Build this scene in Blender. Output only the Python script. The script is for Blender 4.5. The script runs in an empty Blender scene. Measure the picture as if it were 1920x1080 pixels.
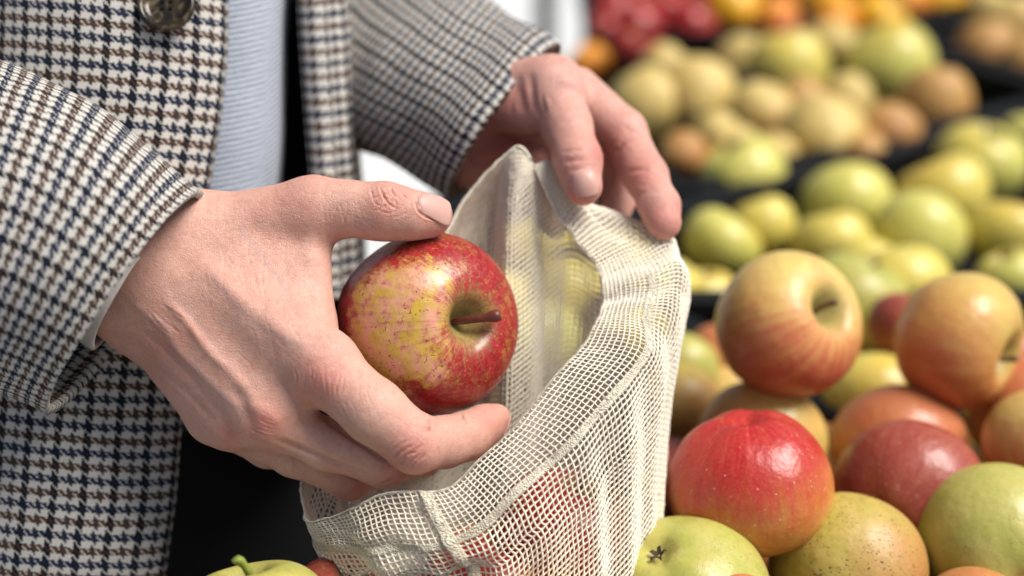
import bpy, math, random
import numpy as np
from mathutils import Vector, Matrix
random.seed(7); RNG = np.random.RandomState(7)
R = math.radians
scene = bpy.context.scene
COL = scene.collection

# ---------------------------------------------------------------- camera
PITCH, CAM_Z, LENS = 25.0, 1.35, 50.0
cd = bpy.data.cameras.new('camera'); cam = bpy.data.objects.new('camera', cd); COL.objects.link(cam)
cam.location = (0, 0, CAM_Z); cam.rotation_euler = (R(90 - PITCH), 0, 0)
cd.lens = LENS; cd.sensor_width = 36; cd.clip_start = 0.02; cd.clip_end = 300
cd.dof.use_dof = True; cd.dof.focus_distance = 0.590; cd.dof.aperture_fstop = 3.0
scene.camera = cam
# ---------------------------------------------------------------- light
SUN_EL, SUN_AZ = 58.0, 100.0          # azimuth of the sun measured from +Y (ahead) clockwise to +X (right)
w = bpy.data.worlds.new('World'); scene.world = w; w.use_nodes = True
nt = w.node_tree; bg = nt.nodes['Background']
sky = nt.nodes.new('ShaderNodeTexSky'); sky.sky_type = 'NISHITA'; sky.sun_disc = False
sky.sun_elevation = R(SUN_EL); sky.sun_rotation = R(SUN_AZ); sky.air_density = 1.0; sky.dust_density = 3.0; sky.ozone_density = 0.6
nt.links.new(sky.outputs[0], bg.inputs[0]); bg.inputs[1].default_value = 0.06
sd = bpy.data.lights.new('sun', 'SUN'); sun = bpy.data.objects.new('sun', sd); COL.objects.link(sun)
sd.energy = 3.3; sd.angle = R(32); sd.color = (1.0, 0.96, 0.90)
sdir = Vector((math.sin(R(SUN_AZ)) * math.cos(R(SUN_EL)), math.cos(R(SUN_AZ)) * math.cos(R(SUN_EL)), math.sin(R(SUN_EL))))
sun.rotation_euler = sdir.to_track_quat('Z', 'Y').to_euler()
vs = scene.view_settings; vs.view_transform = 'Standard'; vs.look = 'None'; vs.exposure = 0.60; vs.gamma = 1; vs.use_curve_mapping = False
scene.cycles.max_bounces = 8; scene.cycles.use_denoising = True

# ---------------------------------------------------------------- helpers
F = 1920 * LENS / 36.0
cp, sp = math.cos(R(PITCH)), math.sin(R(PITCH))
CAMM = np.array([[1, 0, 0], [0, sp, -cp], [0, cp, sp]])     # camera axes (x right, y up, z back) to world
CAMO = np.array([0, 0, CAM_Z])
def C(px, py, d): return np.array([(px - 960) / F * d, (540 - py) / F * d, -d])      # a place in the camera's axes, metres
def toW(p): return np.asarray(p) @ CAMM.T + CAMO
def P(px, py, d): return Vector(toW(C(px, py, d)))
def PXM(px, d): return px * d / F                     # picture pixels (1920 wide) to metres at depth d

def tag(o, label=None, cat=None, group=None, kind=None):
    if label: o['label'] = label
    if cat: o['category'] = cat
    if group: o['group'] = group
    if kind: o['kind'] = kind
    return o
def mesh_obj(name, verts, faces, mat=None, parent=None, uvs=None, smooth=True):
    me = bpy.data.meshes.new(name)
    me.from_pydata([tuple(v) for v in verts], [], [tuple(f) for f in faces])
    if smooth: me.polygons.foreach_set('use_smooth', [True] * len(me.polygons))
    if uvs is not None:
        ul = me.uv_layers.new(name='UVMap')
        li = np.zeros(len(me.loops), dtype=np.int32); me.loops.foreach_get('vertex_index', li)
        ul.data.foreach_set('uv', np.asarray(uvs, dtype=np.float32)[li].ravel())
    me.update()
    o = bpy.data.objects.new(name, me); COL.objects.link(o)
    if mat: me.materials.append(mat)
    if parent is not None: o.parent = parent
    return o
def rebase(o, loc):
    """put the object's origin at loc, keeping its geometry where it is (object has no parent, identity transform)"""
    me = o.data; n = len(me.vertices); a = np.zeros(n * 3, dtype=np.float32); me.vertices.foreach_get('co', a)
    a = a.reshape(-1, 3) - np.array(loc, dtype=np.float32); me.vertices.foreach_set('co', a.ravel()); o.location = loc; me.update()
    for ch in o.children: ch.location = Vector(ch.location) - Vector(loc)
def box(cx, cy, cz, sx, sy, sz, V, Fc):
    b = len(V)
    for dz in (-1, 1):
        for dx, dy in ((-1, -1), (1, -1), (1, 1), (-1, 1)):
            V.append((cx + dx * sx / 2, cy + dy * sy / 2, cz + dz * sz / 2))
    Fc += [(b, b+3, b+2, b+1), (b+4, b+5, b+6, b+7), (b, b+1, b+5, b+4), (b+1, b+2, b+6, b+5), (b+2, b+3, b+7, b+6), (b+3, b, b+4, b+7)]
def tube(pts, rad, n=10, cap=True):
    pts = np.asarray(pts, float); m = len(pts); rad = np.ones(m) * rad if np.isscalar(rad) else np.asarray(rad)
    V, Fc = [], []; up = None
    for i in range(m):
        t = pts[min(i+1, m-1)] - pts[max(i-1, 0)]; t /= np.linalg.norm(t) + 1e-12
        if up is None:
            a = np.array([0, 0, 1.]) if abs(t[2]) < .9 else np.array([1., 0, 0]); up = np.cross(t, a)
        up = up - t * (up @ t); up /= np.linalg.norm(up) + 1e-12; s = np.cross(t, up)
        for k in range(n):
            a = 2 * math.pi * k / n; V.append(pts[i] + rad[i] * (math.cos(a) * up + math.sin(a) * s))
    for i in range(m - 1):
        for k in range(n):
            k2 = (k + 1) % n; Fc.append((i*n+k, i*n+k2, (i+1)*n+k2, (i+1)*n+k))
    if cap: Fc += [tuple(range(n-1, -1, -1)), tuple((m-1)*n + k for k in range(n))]
    return V, Fc
def cr(P0, P1, P2, P3, t):
    return 0.5 * ((2*P1) + (-P0+P2)*t + (2*P0-5*P1+4*P2-P3)*t*t + (-P0+3*P1-3*P2+P3)*t**3)
def spline(pts, n, closed=False):
    """Catmull-Rom resampled evenly by arc length; pts (K, ...) -> (n, ...)"""
    pts = np.asarray(pts, float); K = len(pts); seg = K if closed else K - 1; out = []
    for i in range(seg):
        if closed: q = [pts[(i+j-1) % K] for j in range(4)]
        else: q = [pts[max(0, min(K-1, i+j-1))] for j in range(4)]
        for t in np.linspace(0, 1, 12, endpoint=False): out.append(cr(*q, t))
    out.append(pts[0] if closed else pts[-1]); out = np.array(out)
    d = np.linalg.norm(np.diff(out.reshape(len(out), -1), axis=0), axis=1); s = np.concatenate([[0], np.cumsum(d)])
    q = np.linspace(0, s[-1], n + 1 if closed else n)
    fl = out.reshape(len(out), -1); r = np.stack([np.interp(q, s, fl[:, k]) for k in range(fl.shape[1])], 1)
    r = r.reshape((len(q),) + pts.shape[1:])
    return r[:-1] if closed else r
def net(ctrl, nu, nv, closed=False):
    """ctrl[col][row] = (px,py,d) -> world grid (nu, nv, 3)"""
    c = np.array([[C(*p) for p in col] for col in ctrl])
    rows = np.transpose(c, (1, 0, 2)); r2 = spline(rows, nv); c2 = np.transpose(r2, (1, 0, 2))
    g = spline(c2, nu, closed)
    return g
def noise3(p, scale, seed=0, octaves=2):
    """smooth value noise on points (N,3) -> (N,) about -1..1"""
    rs = np.random.RandomState(seed); out = 0; amp = 1; tot = 0
    for o in range(octaves):
        T = rs.rand(4096); q = p / scale + 31.7; i = np.floor(q).astype(int); f = q - i; f = f*f*(3-2*f)
        def h(a, b, c): return T[(a*73856093 ^ b*19349663 ^ c*83492791) & 4095]
        v = 0
        for dx in (0, 1):
            for dy in (0, 1):
                for dz in (0, 1):
                    v = v + h(i[..., 0]+dx, i[..., 1]+dy, i[..., 2]+dz) * (f[..., 0] if dx else 1-f[..., 0]) * (f[..., 1] if dy else 1-f[..., 1]) * (f[..., 2] if dz else 1-f[..., 2])
        out = out + amp * (v*2-1); tot += amp; amp *= .5; scale = scale * .5
    return out / tot
def grid_faces(nu, nv, closed=False):
    i = np.arange(nu if closed else nu-1)[:, None]; j = np.arange(nv-1)[None, :]; i2 = (i+1) % nu
    return np.stack([i*nv+j, i2*nv+j, i2*nv+j+1, i*nv+j+1], -1).reshape(-1, 4)
def grid_normals(g, closed=False):
    du = (np.roll(g, -1, 0) - np.roll(g, 1, 0)) if closed else np.gradient(g, axis=0)
    n = np.cross(du, np.gradient(g, axis=1)); return n / (np.linalg.norm(n, axis=-1, keepdims=True) + 1e-12)

# ---------------------------------------------------------------- node materials
class NT:
    def __init__(s, name):
        s.m = bpy.data.materials.new(name); s.m.use_nodes = True; s.t = s.m.node_tree; s.b = s.t.nodes['Principled BSDF']
        s.out = s.t.nodes['Material Output']
    def n(s, typ, **kw):
        nd = s.t.nodes.new('ShaderNode' + typ)
        for k, v in kw.items(): setattr(nd, k, v)
        return nd
    def l(s, a, b): s.t.links.new(a, b)
    def val(s, x, sock):
        if hasattr(x, 'is_output') or isinstance(x, bpy.types.NodeSocket): s.l(x, sock)
        else: sock.default_value = x
    def math(s, op, a, b=0.0, c=None, clamp=False):
        nd = s.n('Math', operation=op); nd.use_clamp = clamp
        s.val(a, nd.inputs[0]); s.val(b, nd.inputs[1])
        if c is not None: s.val(c, nd.inputs[2])
        return nd.outputs[0]
    def vmath(s, op, a, b=None, scale=None):
        nd = s.n('VectorMath', operation=op); s.val(a, nd.inputs[0])
        if b is not None: s.val(b, nd.inputs[1])
        if scale is not None: s.val(scale, nd.inputs[3])
        return nd.outputs['Value'] if op in ('DOT_PRODUCT', 'LENGTH') else nd.outputs[0]
    def mix(s, f, a, b, mode='MIX'):
        nd = s.n('Mix', data_type='RGBA', blend_type=mode)
        s.val(f, nd.inputs[0]); s.val(a if not isinstance(a, tuple) else (*a[:3], 1), nd.inputs[6]); s.val(b if not isinstance(b, tuple) else (*b[:3], 1), nd.inputs[7])
        return nd.outputs[2]
    def noise(s, vec, scale, detail=3, rough=.5, dist=0.0, color=False):
        nd = s.n('TexNoise'); nd.inputs['Scale'].default_value = scale; nd.inputs['Detail'].default_value = detail
        nd.inputs['Roughness'].default_value = rough; nd.inputs['Distortion'].default_value = dist
        if vec is not None: s.l(vec, nd.inputs['Vector'])
        return nd.outputs[1 if color else 0]
    def ramp(s, f, stops, interp='LINEAR'):
        nd = s.n('ValToRGB'); nd.color_ramp.interpolation = interp; e = nd.color_ramp.elements
        while len(e) < len(stops): e.new(.5)
        for i, (p, c) in enumerate(stops):
            e[i].position = p; e[i].color = (c, c, c, 1) if not isinstance(c, tuple) else (*c[:3], 1)
        s.val(f, nd.inputs[0]); return nd.outputs[0]
    def sstep(s, x, a, b):
        nd = s.n('MapRange', interpolation_type='SMOOTHSTEP'); s.val(x, nd.inputs[0]); nd.inputs[1].default_value = a; nd.inputs[2].default_value = b
        return nd.outputs[0]
    def bump(s, h, strength, dist, prev=None):
        nd = s.n('Bump'); nd.inputs['Strength'].default_value = strength; nd.inputs['Distance'].default_value = dist
        s.val(h, nd.inputs['Height'])
        if prev is not None: s.l(prev, nd.inputs['Normal'])
        return nd.outputs[0]
    def set(s, **kw):
        for k, v in kw.items():
            sock = s.b.inputs[k.replace('_', ' ')]
            if isinstance(v, tuple) and len(v) == 3 and sock.type == 'RGBA': v = (*v, 1)
            s.val(v, sock)
        return s.m

def simple_mat(name, col, rough=.6, var=.15, scale=40, bump=.2, bd=.001, **kw):
    k = NT(name); tc = k.n('TexCoord').outputs['Object']
    nz = k.noise(tc, scale, 4)
    c = k.mix(nz, tuple(x*(1-var) for x in col), tuple(min(1, x*(1+var)) for x in col))
    return k.set(Base_Color=c, Roughness=rough, Normal=k.bump(nz, bump, bd), **kw)

def tweed_mat(name, thread=0.00088, dim=1.0):
    k = NT(name); uv = k.n('UVMap').outputs[0]
    nz = k.noise(uv, 900, 3, .6, color=True); off = k.vmath('SCALE', k.vmath('SUBTRACT', nz, (.5, .5, .5)), scale=thread * 2.2)
    nz2 = k.noise(uv, 45, 2, .5, color=True); off2 = k.vmath('SCALE', k.vmath('SUBTRACT', nz2, (.5, .5, .5)), scale=thread * 1.6)
    u2 = k.vmath('ADD', k.vmath('ADD', uv, off), off2)
    sc = k.vmath('MULTIPLY', u2, (1/.00080, 1/.00077, 1))
    sp_ = k.n('SeparateXYZ'); k.l(sc, sp_.inputs[0]); x, y = sp_.outputs[0], sp_.outputs[1]
    i, j = k.math('FLOOR', x), k.math('FLOOR', y)
    wdark = k.math('GREATER_THAN', k.math('ABSOLUTE', k.math('SUBTRACT', k.math('FLOORED_MODULO', i, 16.0), 5.5)), 1.9)   # 1 where the warp is not black
    wgrey = k.math('LESS_THAN', k.math('ABSOLUTE', k.math('SUBTRACT', k.math('FLOORED_MODULO', i, 16.0), 13.0)), 1.2)
    thr = k.math('ADD', k.math('SUBTRACT', 2.6, k.math('MULTIPLY', wdark, 1.8)), k.math('MULTIPLY', wgrey, 1.1))
    top = k.math('LESS_THAN', k.math('FLOORED_MODULO', k.math('ADD', i, j), 4.0), thr)     # warp on top
    wi = k.math('DIVIDE', k.math('ADD', k.math('FLOORED_MODULO', i, 16.0), .5), 16.0)
    wj = k.math('DIVIDE', k.math('ADD', k.math('FLOORED_MODULO', j, 16.0), .5), 16.0)
    white, black, navy, brown, grey = (.82, .78, .71), (.006, .009, .013), (.010, .022, .065), (.115, .052, .024), (.045, .045, .05)
    warp = k.ramp(wi, [(0, white), (.25, black), (.5, white), (.75, grey), (.9375, white)], 'CONSTANT')
    weft = k.ramp(wj, [(0, white), (.25, navy), (.5, white), (.75, brown)], 'CONSTANT')
    c = k.mix(top, weft, warp)
    fz = k.noise(uv, 2600, 2, .6)
    c = k.mix(k.sstep(fz, .55, .75), c, k.mix(.16, c, (.5, .45, .4)))
    c = k.mix(k.math('MULTIPLY', k.noise(uv, 700, 2), .5), c, k.mix(.6, c, (0.02, .02, .03)))
    if dim != 1.0: c = k.mix(1.0, c, (dim, dim, dim), 'MULTIPLY')
    fx, fy = k.math('FRACT', x), k.math('FRACT', y)
    hx = k.math('MULTIPLY', fx, k.math('SUBTRACT', 1.0, fx)); hy = k.math('MULTIPLY', fy, k.math('SUBTRACT', 1.0, fy))
    h = k.math('ADD', k.math('MULTIPLY', k.math('ADD', hx, hy), 1.6), k.math('MULTIPLY', fz, .9))
    return k.set(Base_Color=c, Roughness=.92, Normal=k.bump(h, .7, thread * .9), Sheen_Weight=.04, Sheen_Roughness=.5, Specular_IOR_Level=.08)

def shirt_mat():
    k = NT('blue_dotted_knit'); uv = k.n('UVMap').outputs[0]
    nz = k.noise(uv, 300, 2, .5, color=True); u2 = k.vmath('ADD', uv, k.vmath('SCALE', k.vmath('SUBTRACT', nz, (.5, .5, .5)), scale=.0009))
    s_ = k.n('SeparateXYZ'); k.l(k.vmath('SCALE', u2, scale=1/.0027), s_.inputs[0])
    row = k.math('FLOOR', s_.outputs[1]); fy = k.math('FRACT', s_.outputs[1])
    fx = k.math('FRACT', k.math('ADD', k.math('MULTIPLY', s_.outputs[0], 1.35), k.math('MULTIPLY', k.math('FLOORED_MODULO', row, 2.0), .5)))
    my = k.math('MULTIPLY', k.sstep(fy, .18, .32), k.sstep(fy, .78, .6)); mx = k.math('MULTIPLY', k.sstep(fx, .0, .2), k.sstep(fx, .95, .7))
    m = k.math('MULTIPLY', my, k.math('ADD', k.math('MULTIPLY', mx, .55), .45))
    c = k.mix(m, (.54, .59, .66), (.015, .035, .10))
    hy = k.math('MULTIPLY', fy, k.math('SUBTRACT', 1.0, fy))
    return k.set(Base_Color=c, Roughness=.9, Normal=k.bump(hy, .5, .001), Sheen_Weight=.2)

def skin_mat(name='skin', base=(.58, .312, .240)):
    k = NT(name); g = k.n('TexCoord').outputs['Object']
    fl = k.n('Attribute'); fl.attribute_name = 'flush'
    n1 = k.noise(g, 70, 4, .6); n2 = k.noise(g, 420, 3, .6)
    red, pale, deep = (base[0]*.92, base[1]*.58, base[2]*.58), (min(1, base[0]*1.1), base[1]*1.2, base[2]*1.22), (base[0]*.80, base[1]*.62, base[2]*.55)
    c = k.mix(k.sstep(n1, .3, .7), base, pale)
    c = k.mix(k.math('MULTIPLY', k.sstep(n2, .42, .72), .35), c, deep)
    c = k.mix(k.math('MULTIPLY', fl.outputs['Fac'], .95, clamp=True), c, red)
    ve = k.n('Attribute'); ve.attribute_name = 'vein'
    c = k.mix(k.math('MULTIPLY', ve.outputs['Fac'], .45), c, (base[0]*.68, base[1]*.80, base[2]*.92))
    # fine skin network
    vd = k.vmath('ADD', g, k.vmath('SCALE', k.noise(g, 300, 2, .5, color=True), scale=.0025))
    v1 = k.n('TexVoronoi', feature='DISTANCE_TO_EDGE'); v1.inputs['Scale'].default_value = 950; k.l(vd, v1.inputs['Vector'])
    v2 = k.n('TexVoronoi', feature='DISTANCE_TO_EDGE'); v2.inputs['Scale'].default_value = 430; k.l(vd, v2.inputs['Vector'])
    e1 = k.sstep(v1.outputs[0], 0, .16); e2 = k.sstep(v2.outputs[0], 0, .07)
    h = k.math('ADD', k.math('MULTIPLY', e1, .5), k.math('MULTIPLY', e2, .5))
    wv = k.noise(k.vmath('MULTIPLY', g, (1.0, 1.0, 3.2)), 330, 3, .6); nb = k.bump(h, .5, .0003); nb = k.bump(wv, .35, .0005, nb); nb = k.bump(k.noise(g, 120, 3, .5), .25, .0010, nb)
    rg = k.math('ADD', .40, k.math('MULTIPLY', n2, .18))
    return k.set(Base_Color=c, Roughness=rg, Normal=nb, Subsurface_Weight=.20, Subsurface_Radius=(1.0, .32, .18), Subsurface_Scale=.004, Specular_IOR_Level=.42)

def apple_mat(name, ground, ground2, blush, blush2, bdir=(0, 0, 1), lo=-.3, hi=.5, streak=.5, lent=.6, rough=.22, russet=.0, patch=0.25, marks=0.0, lentcol=(.75, .62, .38), fine=2.2, gmix=2.2):
    """blush = red colour that covers the side facing bdir (object axes, z = towards the stem)"""
    ground, ground2, blush, blush2 = [(c_[0]*.98, c_[1]*.94, c_[2]*.75) for c_ in (ground, ground2, blush, blush2)]
    k = NT(name); g = k.n('TexCoord').outputs['Object']; oi = k.n('ObjectInfo').outputs['Random']
    p = k.vmath('SCALE', g, scale=25.0)                     # unit ~ radius
    rnd = k.n('CombineXYZ'); k.l(k.math('MULTIPLY', oi, 37.0), rnd.inputs[0]); k.l(k.math('MULTIPLY', oi, 91.0), rnd.inputs[1])
    q = k.vmath('ADD', p, rnd.outputs[0])
    s_ = k.n('SeparateXYZ'); k.l(p, s_.inputs[0])
    ang = k.math('ARCTAN2', s_.outputs[1], s_.outputs[0])
    cv = k.n('CombineXYZ'); k.l(k.math('MULTIPLY', k.math('COSINE', ang), 7.0), cv.inputs[0]); k.l(k.math('MULTIPLY', k.math('SINE', ang), 7.0), cv.inputs[1]); k.l(k.math('ADD', k.math('MULTIPLY', s_.outputs[2], .9), k.math('MULTIPLY', oi, 50.0)), cv.inputs[2])
    st = k.noise(cv.outputs[0], 1.3, 5, .7)
    nd = k.vmath('DOT_PRODUCT', k.vmath('NORMALIZE', p), tuple(Vector(bdir).normalized()))
    bl = k.math('ADD', nd, k.math('MULTIPLY', k.math('SUBTRACT', st, .5), streak * 2.4))
    bl = k.math('ADD', bl, k.math('MULTIPLY', k.math('SUBTRACT', k.noise(q, 1.6, 3, .55), .5), patch * 5))
    bl = k.math('ADD', bl, k.math('MULTIPLY', k.math('SUBTRACT', k.noise(q, 9, 4, .7), .5), patch * fine))
    m = k.sstep(bl, lo, hi)
    gc = k.mix(k.sstep(k.noise(q, gmix, 4, .6), .35, .62), ground, ground2)
    rc_ = k.mix(k.sstep(st, .35, .65), blush, blush2)
    c = k.mix(m, gc, rc_)
    # russet in the cavity
    rad = k.vmath('LENGTH', k.vmath('MULTIPLY', p, (1, 1, 0)))
    cav = k.math('MULTIPLY', k.sstep(k.math('ADD', rad, k.math('MULTIPLY', k.math('SUBTRACT', st, .5), .5)), .46, .12), k.sstep(s_.outputs[2], .2, .5))
    c = k.mix(k.math('MULTIPLY', cav, .8), c, k.mix(k.noise(q, 14, 3), (.16, .17, .035), (.42, .38, .16)))
    vo = k.n('TexVoronoi'); vo.inputs['Scale'].default_value = 9.5; vo.inputs['Randomness'].default_value = 1; k.l(q, vo.inputs['Vector'])
    le = k.math('MULTIPLY', k.sstep(vo.outputs['Distance'], .15, .07), lent)
    c = k.mix(le, c, lentcol)
    h = k.math('MULTIPLY', le, .3)
    if russet > 0:
        r1 = k.noise(q, 3.0, 6, .75); r2 = k.noise(q, 14, 5, .8, 1.0)
        rr = k.math('MULTIPLY', k.sstep(k.math('ADD', k.math('MULTIPLY', r1, .5), k.math('MULTIPLY', r2, .5)), .50, .57), russet)
        c = k.mix(rr, c, (.42, .30, .05)); h = k.math('ADD', h, k.math('MULTIPLY', rr, .25))
    if marks > 0:                                           # short dark russet scratches and flecks
        w1 = k.n('TexVoronoi', feature='F1'); w1.inputs['Scale'].default_value = 12.0
        k.l(k.vmath('ADD', k.vmath('MULTIPLY', q, (1, 1, 2.6)), k.vmath('SCALE', k.noise(q, 8, 2, .5, color=True), scale=.35)), w1.inputs['Vector'])
        mk = k.math('MULTIPLY', k.sstep(w1.outputs['Distance'], .27, .17), k.sstep(k.noise(q, 2.3, 2), .40, .48))
        c = k.mix(k.math('MULTIPLY', k.math('MULTIPLY', mk, k.sstep(rad, .42, .62)), marks), c, (.07, .045, .015)); h = k.math('SUBTRACT', h, mk)
    c = k.mix(k.math('MULTIPLY', k.sstep(k.noise(q, 26, 3), .45, .75), .14), c, k.mix(.5, c, (.8, .6, .25)))
    c = k.mix(k.math('MULTIPLY', k.sstep(k.noise(q, 12, 5, .75, .6), .48, .72), .35), c, k.mix(1.0, c, (.72, .55, .45), 'MULTIPLY'))
    v3 = k.n('TexVoronoi'); v3.inputs['Scale'].default_value = 5.2; k.l(q, v3.inputs['Vector'])
    c = k.mix(k.math('MULTIPLY', k.sstep(v3.outputs['Distance'], .075, .045), .7), c, (.10, .06, .02))
    bp = k.bump(h, .25, .0006); bp = k.bump(k.noise(q, 5, 3), .18, .004, bp)
    rg = k.math('ADD', rough, k.math('MULTIPLY', k.noise(q, 18, 4, .7), .22))
    return k.set(Base_Color=c, Roughness=rg, Normal=bp, Subsurface_Weight=.08, Subsurface_Radius=(1, .6, .3), Subsurface_Scale=.003, Coat_Weight=.06, Coat_Roughness=.15, Specular_IOR_Level=.42)

M = {}
M['skin'] = skin_mat(); M['skin_far'] = skin_mat('skin_far', (.58, .295, .235))
M['tweed'] = tweed_mat('houndstooth_tweed')
M['shirt'] = shirt_mat()
M['black'] = simple_mat('black_cloth', (.006, .0062, .007), .95, .2, 300, .3, .0005, Specular_IOR_Level=.1)
M['lining'] = simple_mat('pale_lining', (.50, .46, .42), .8, .12, 500, .5, .0006)
M['plastic'] = simple_mat('black_plastic', (.004, .005, .006), .6, .25, 60, .2, .0006, Specular_IOR_Level=.2)
M['stem'] = simple_mat('brown_stem', (.11, .055, .025), .6, .5, 300, .8, .0008)
M['stem_red'] = simple_mat('reddish_stem', (.13, .028, .018), .45, .5, 260, .5, .0005)
M['stem_green'] = simple_mat('green_stem', (.22, .26, .04), .5, .4, 200, .5, .0008)
M['calyx'] = simple_mat('dry_calyx', (.05, .035, .02), .9, .5, 400, .8, .001)
M['paving'] = simple_mat('pale_paving', (.60, .61, .60), .8, .08, 3, .2, .002)
M['ground'] = simple_mat('grey_ground', (.30, .30, .30), .85, .15, 2, .2, .002)
M['leaf'] = simple_mat('green_leaf', (.03, .12, .02), .5, .3, 50, .3, .001)

# ---------------------------------------------------------------- setting: ground and paving
gp = mesh_obj('ground', [(-60, -20, 0), (60, -20, 0), (60, 120, 0), (-60, 120, 0)], [(0, 1, 2, 3)], M['ground'], smooth=False)
tag(gp, kind='structure')
V, Fc = [], []; box(0, 11, .02, 30, 18, .04, V, Fc)
pv = mesh_obj('pavement', V, Fc, M['paving'], smooth=False); tag(pv, kind='structure')

# stall table under the crates
V, Fc = [], []; box(0, 0, .80, 2.3, 1.5, .03, V, Fc)
TBL = Matrix.Translation((1.15, 1.10, 0)) @ Matrix.Rotation(R(0), 4, 'Z')
tb = bpy.data.objects.new('market_table', None); COL.objects.link(tb); tb.location = (.85, 1.08, 0)
tag(tb, 'dark market stall table under the fruit crates, in deep shade', 'table')
V, Fc = [], []; box(.10, -.02, .80, 2.06, 1.58, .03, V, Fc)
top = mesh_obj('tabletop', V, Fc, M['plastic'], tb, smooth=False)
for sx in (-.86, 1.06):
    for sy in (-.74, .74):
        V, Fc = [], []; box(sx, sy, .39, .05, .05, .78, V, Fc); mesh_obj('leg', V, Fc, M['plastic'], tb, smooth=False)

def crate(label, x, y, z, sx, sy, h, rot, lip=.018, group='black plastic fruit crates'):
    root = bpy.data.objects.new('fruit_crate', None); COL.objects.link(root); root.location = (x, y, z); root.rotation_euler = (0, 0, rot)
    tag(root, label, 'crate', group)
    V, Fc = [], []; box(0, 0, .004, sx, sy, .008, V, Fc); mesh_obj('base_panel', V, Fc, M['plastic'], root, smooth=False)
    for ax, s in ((0, -1), (0, 1), (1, -1), (1, 1)):
        V, Fc = [], []; L = (sy if ax == 0 else sx - .012)
        def bx(a, zc, la, lz, th, off=0.0):
            if ax == 0: box(s * (sx/2 - th/2 + off), a, zc, th, la, lz, V, Fc)
            else: box(a, s * (sy/2 - th/2 + off), zc, la, th, lz, V, Fc)
        bx(0, h - .011, L, .022, lip, .006); bx(0, .022, L, .028, .006); bx(0, h * .52, L, .012, .006, -.0005)
        n = int(L / .035)
        for i in range(n + 1): bx(-L/2 + .006 + (L - .012) * i / n, h * .5, .009, h - .03, .005, -.001)
        o = mesh_obj('side_panel', V, Fc, M['plastic'], root, smooth=False)
        md = o.modifiers.new('bevel', 'BEVEL'); md.width = .0012; md.segments = 1
    return root

def G(px, py, z):
    k = ((540 - py) / F); d = (CAM_Z - z) / (sp - k * cp); return P(px, py, d), d
crate('black crate of mixed apples below the mesh bag', -.06, .42, .816, .19, .29, .085, 0)
crate('black crate piled with pink and green apples at the right', .3025, .64, .816, .485, .46, .125, 0)
rot = R(33)
def crate_at(label, px, py, u, v, sx, sy, h=.12):
    """near-left corner of the rim at the picture point, crate turned by rot"""
    p, d = G(px, py, .816 + h); e1 = Vector((math.cos(rot), math.sin(rot), 0)); e2 = Vector((-math.sin(rot), math.cos(rot), 0))
    c = p + e1 * (sx/2 + u) + e2 * (sy/2 + v); return crate(label, c.x, c.y, .816, sx, sy, h, rot)
crate_at('black crate of green and yellow apples behind the front apple pile', 1300, 355, -.16, -.355, .78, .34)
crate_at('black crate of lumpy yellow quinces behind the green apples', 1300, 355, .0, .006, .48, .22)
crate('black crate of dark red peppers at the far edge of the stall', .215, 1.70, .816, .25, .26, .12, 0)
crate('black crate of oranges and yellow peppers behind the quinces', .56, 1.70, .816, .42, .26, .12, 0)
crate_at('black crate at the upper right holding brown russet fruit', 1300, 355, .50, .006, .50, .30)

# dark post behind, against the paving
V, Fc = tube([(0, 0, 0), (0, 0, 2.6)], .022, 12)
pst = mesh_obj('metal_post', V, Fc, M['plastic']); p, d = G(1022, 60, 0.0); pst.location = (P(1022, 40, 3.2).x, P(1022, 40, 3.2).y, 0.04)
tag(pst, 'thin dark upright post standing on pale paving behind the stall', 'post')
# ---------------------------------------------------------------- fruit
def apple_mesh(name, seed=0, tall=.92, shoulder=.07, cav=.42, cavw=.24, base=.16, basew=.20, nt_=56, na=72, lump=.012, asym=0.03):
    V, Fc = [], []; rs = np.random.RandomState(seed)
    t = np.linspace(0, 1, nt_); t = math.pi * (t - .11 * np.sin(2 * math.pi * t) / 1.0 * .9)     # denser at the poles
    a = np.arange(na) * 2 * math.pi / na
    T, A = np.meshgrid(t, a, indexing='ij')
    r = np.sin(T) ** .86; z = np.cos(T) * tall
    r = r * (1 + shoulder * np.cos(T)); 
    top = np.clip(np.cos(T), 0, 1); bot = np.clip(-np.cos(T), 0, 1)
    z = z - cav * np.exp(-(r / cavw) ** 2 * 1.0) * (top > 0) - .07 * top * np.exp(-(r/.55)**2)
    z = z + base * np.exp(-(r / basew) ** 2) * (bot > 0)
    z = z - .030 * np.cos(5 * A + rs.rand()*6) * bot**1.5 * np.sin(T) * 1.5
    r = r * (1 + .018 * np.cos(5 * A + 1.3) * (bot * .8 + top*.5)) * (1 + asym * np.cos(A + rs.rand()*6))
    X = np.stack([r * np.cos(A), r * np.sin(A), z], -1).reshape(-1, 3)
    X = X * (1 + lump * noise3(X + seed * 3.1, .9, seed, 2))[:, None]
    f = []
    for i in range(nt_ - 1):
        for k in range(na):
            k2 = (k + 1) % na; f.append((i*na+k, (i+1)*na+k, (i+1)*na+k2, i*na+k2))
    me = bpy.data.meshes.new(name); me.from_pydata([tuple(v * .04) for v in X], [], f)
    me.polygons.foreach_set('use_smooth', [True] * len(me.polygons)); me.update()
    return me
APM = [apple_mesh('apple_shape', s, tall=tl, shoulder=sh, lump=lu) for s, tl, sh, lu in ((1, .90, .07, .010), (2, .86, .05, .015), (3, .94, .09, .014), (4, .84, .06, .020))]
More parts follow.
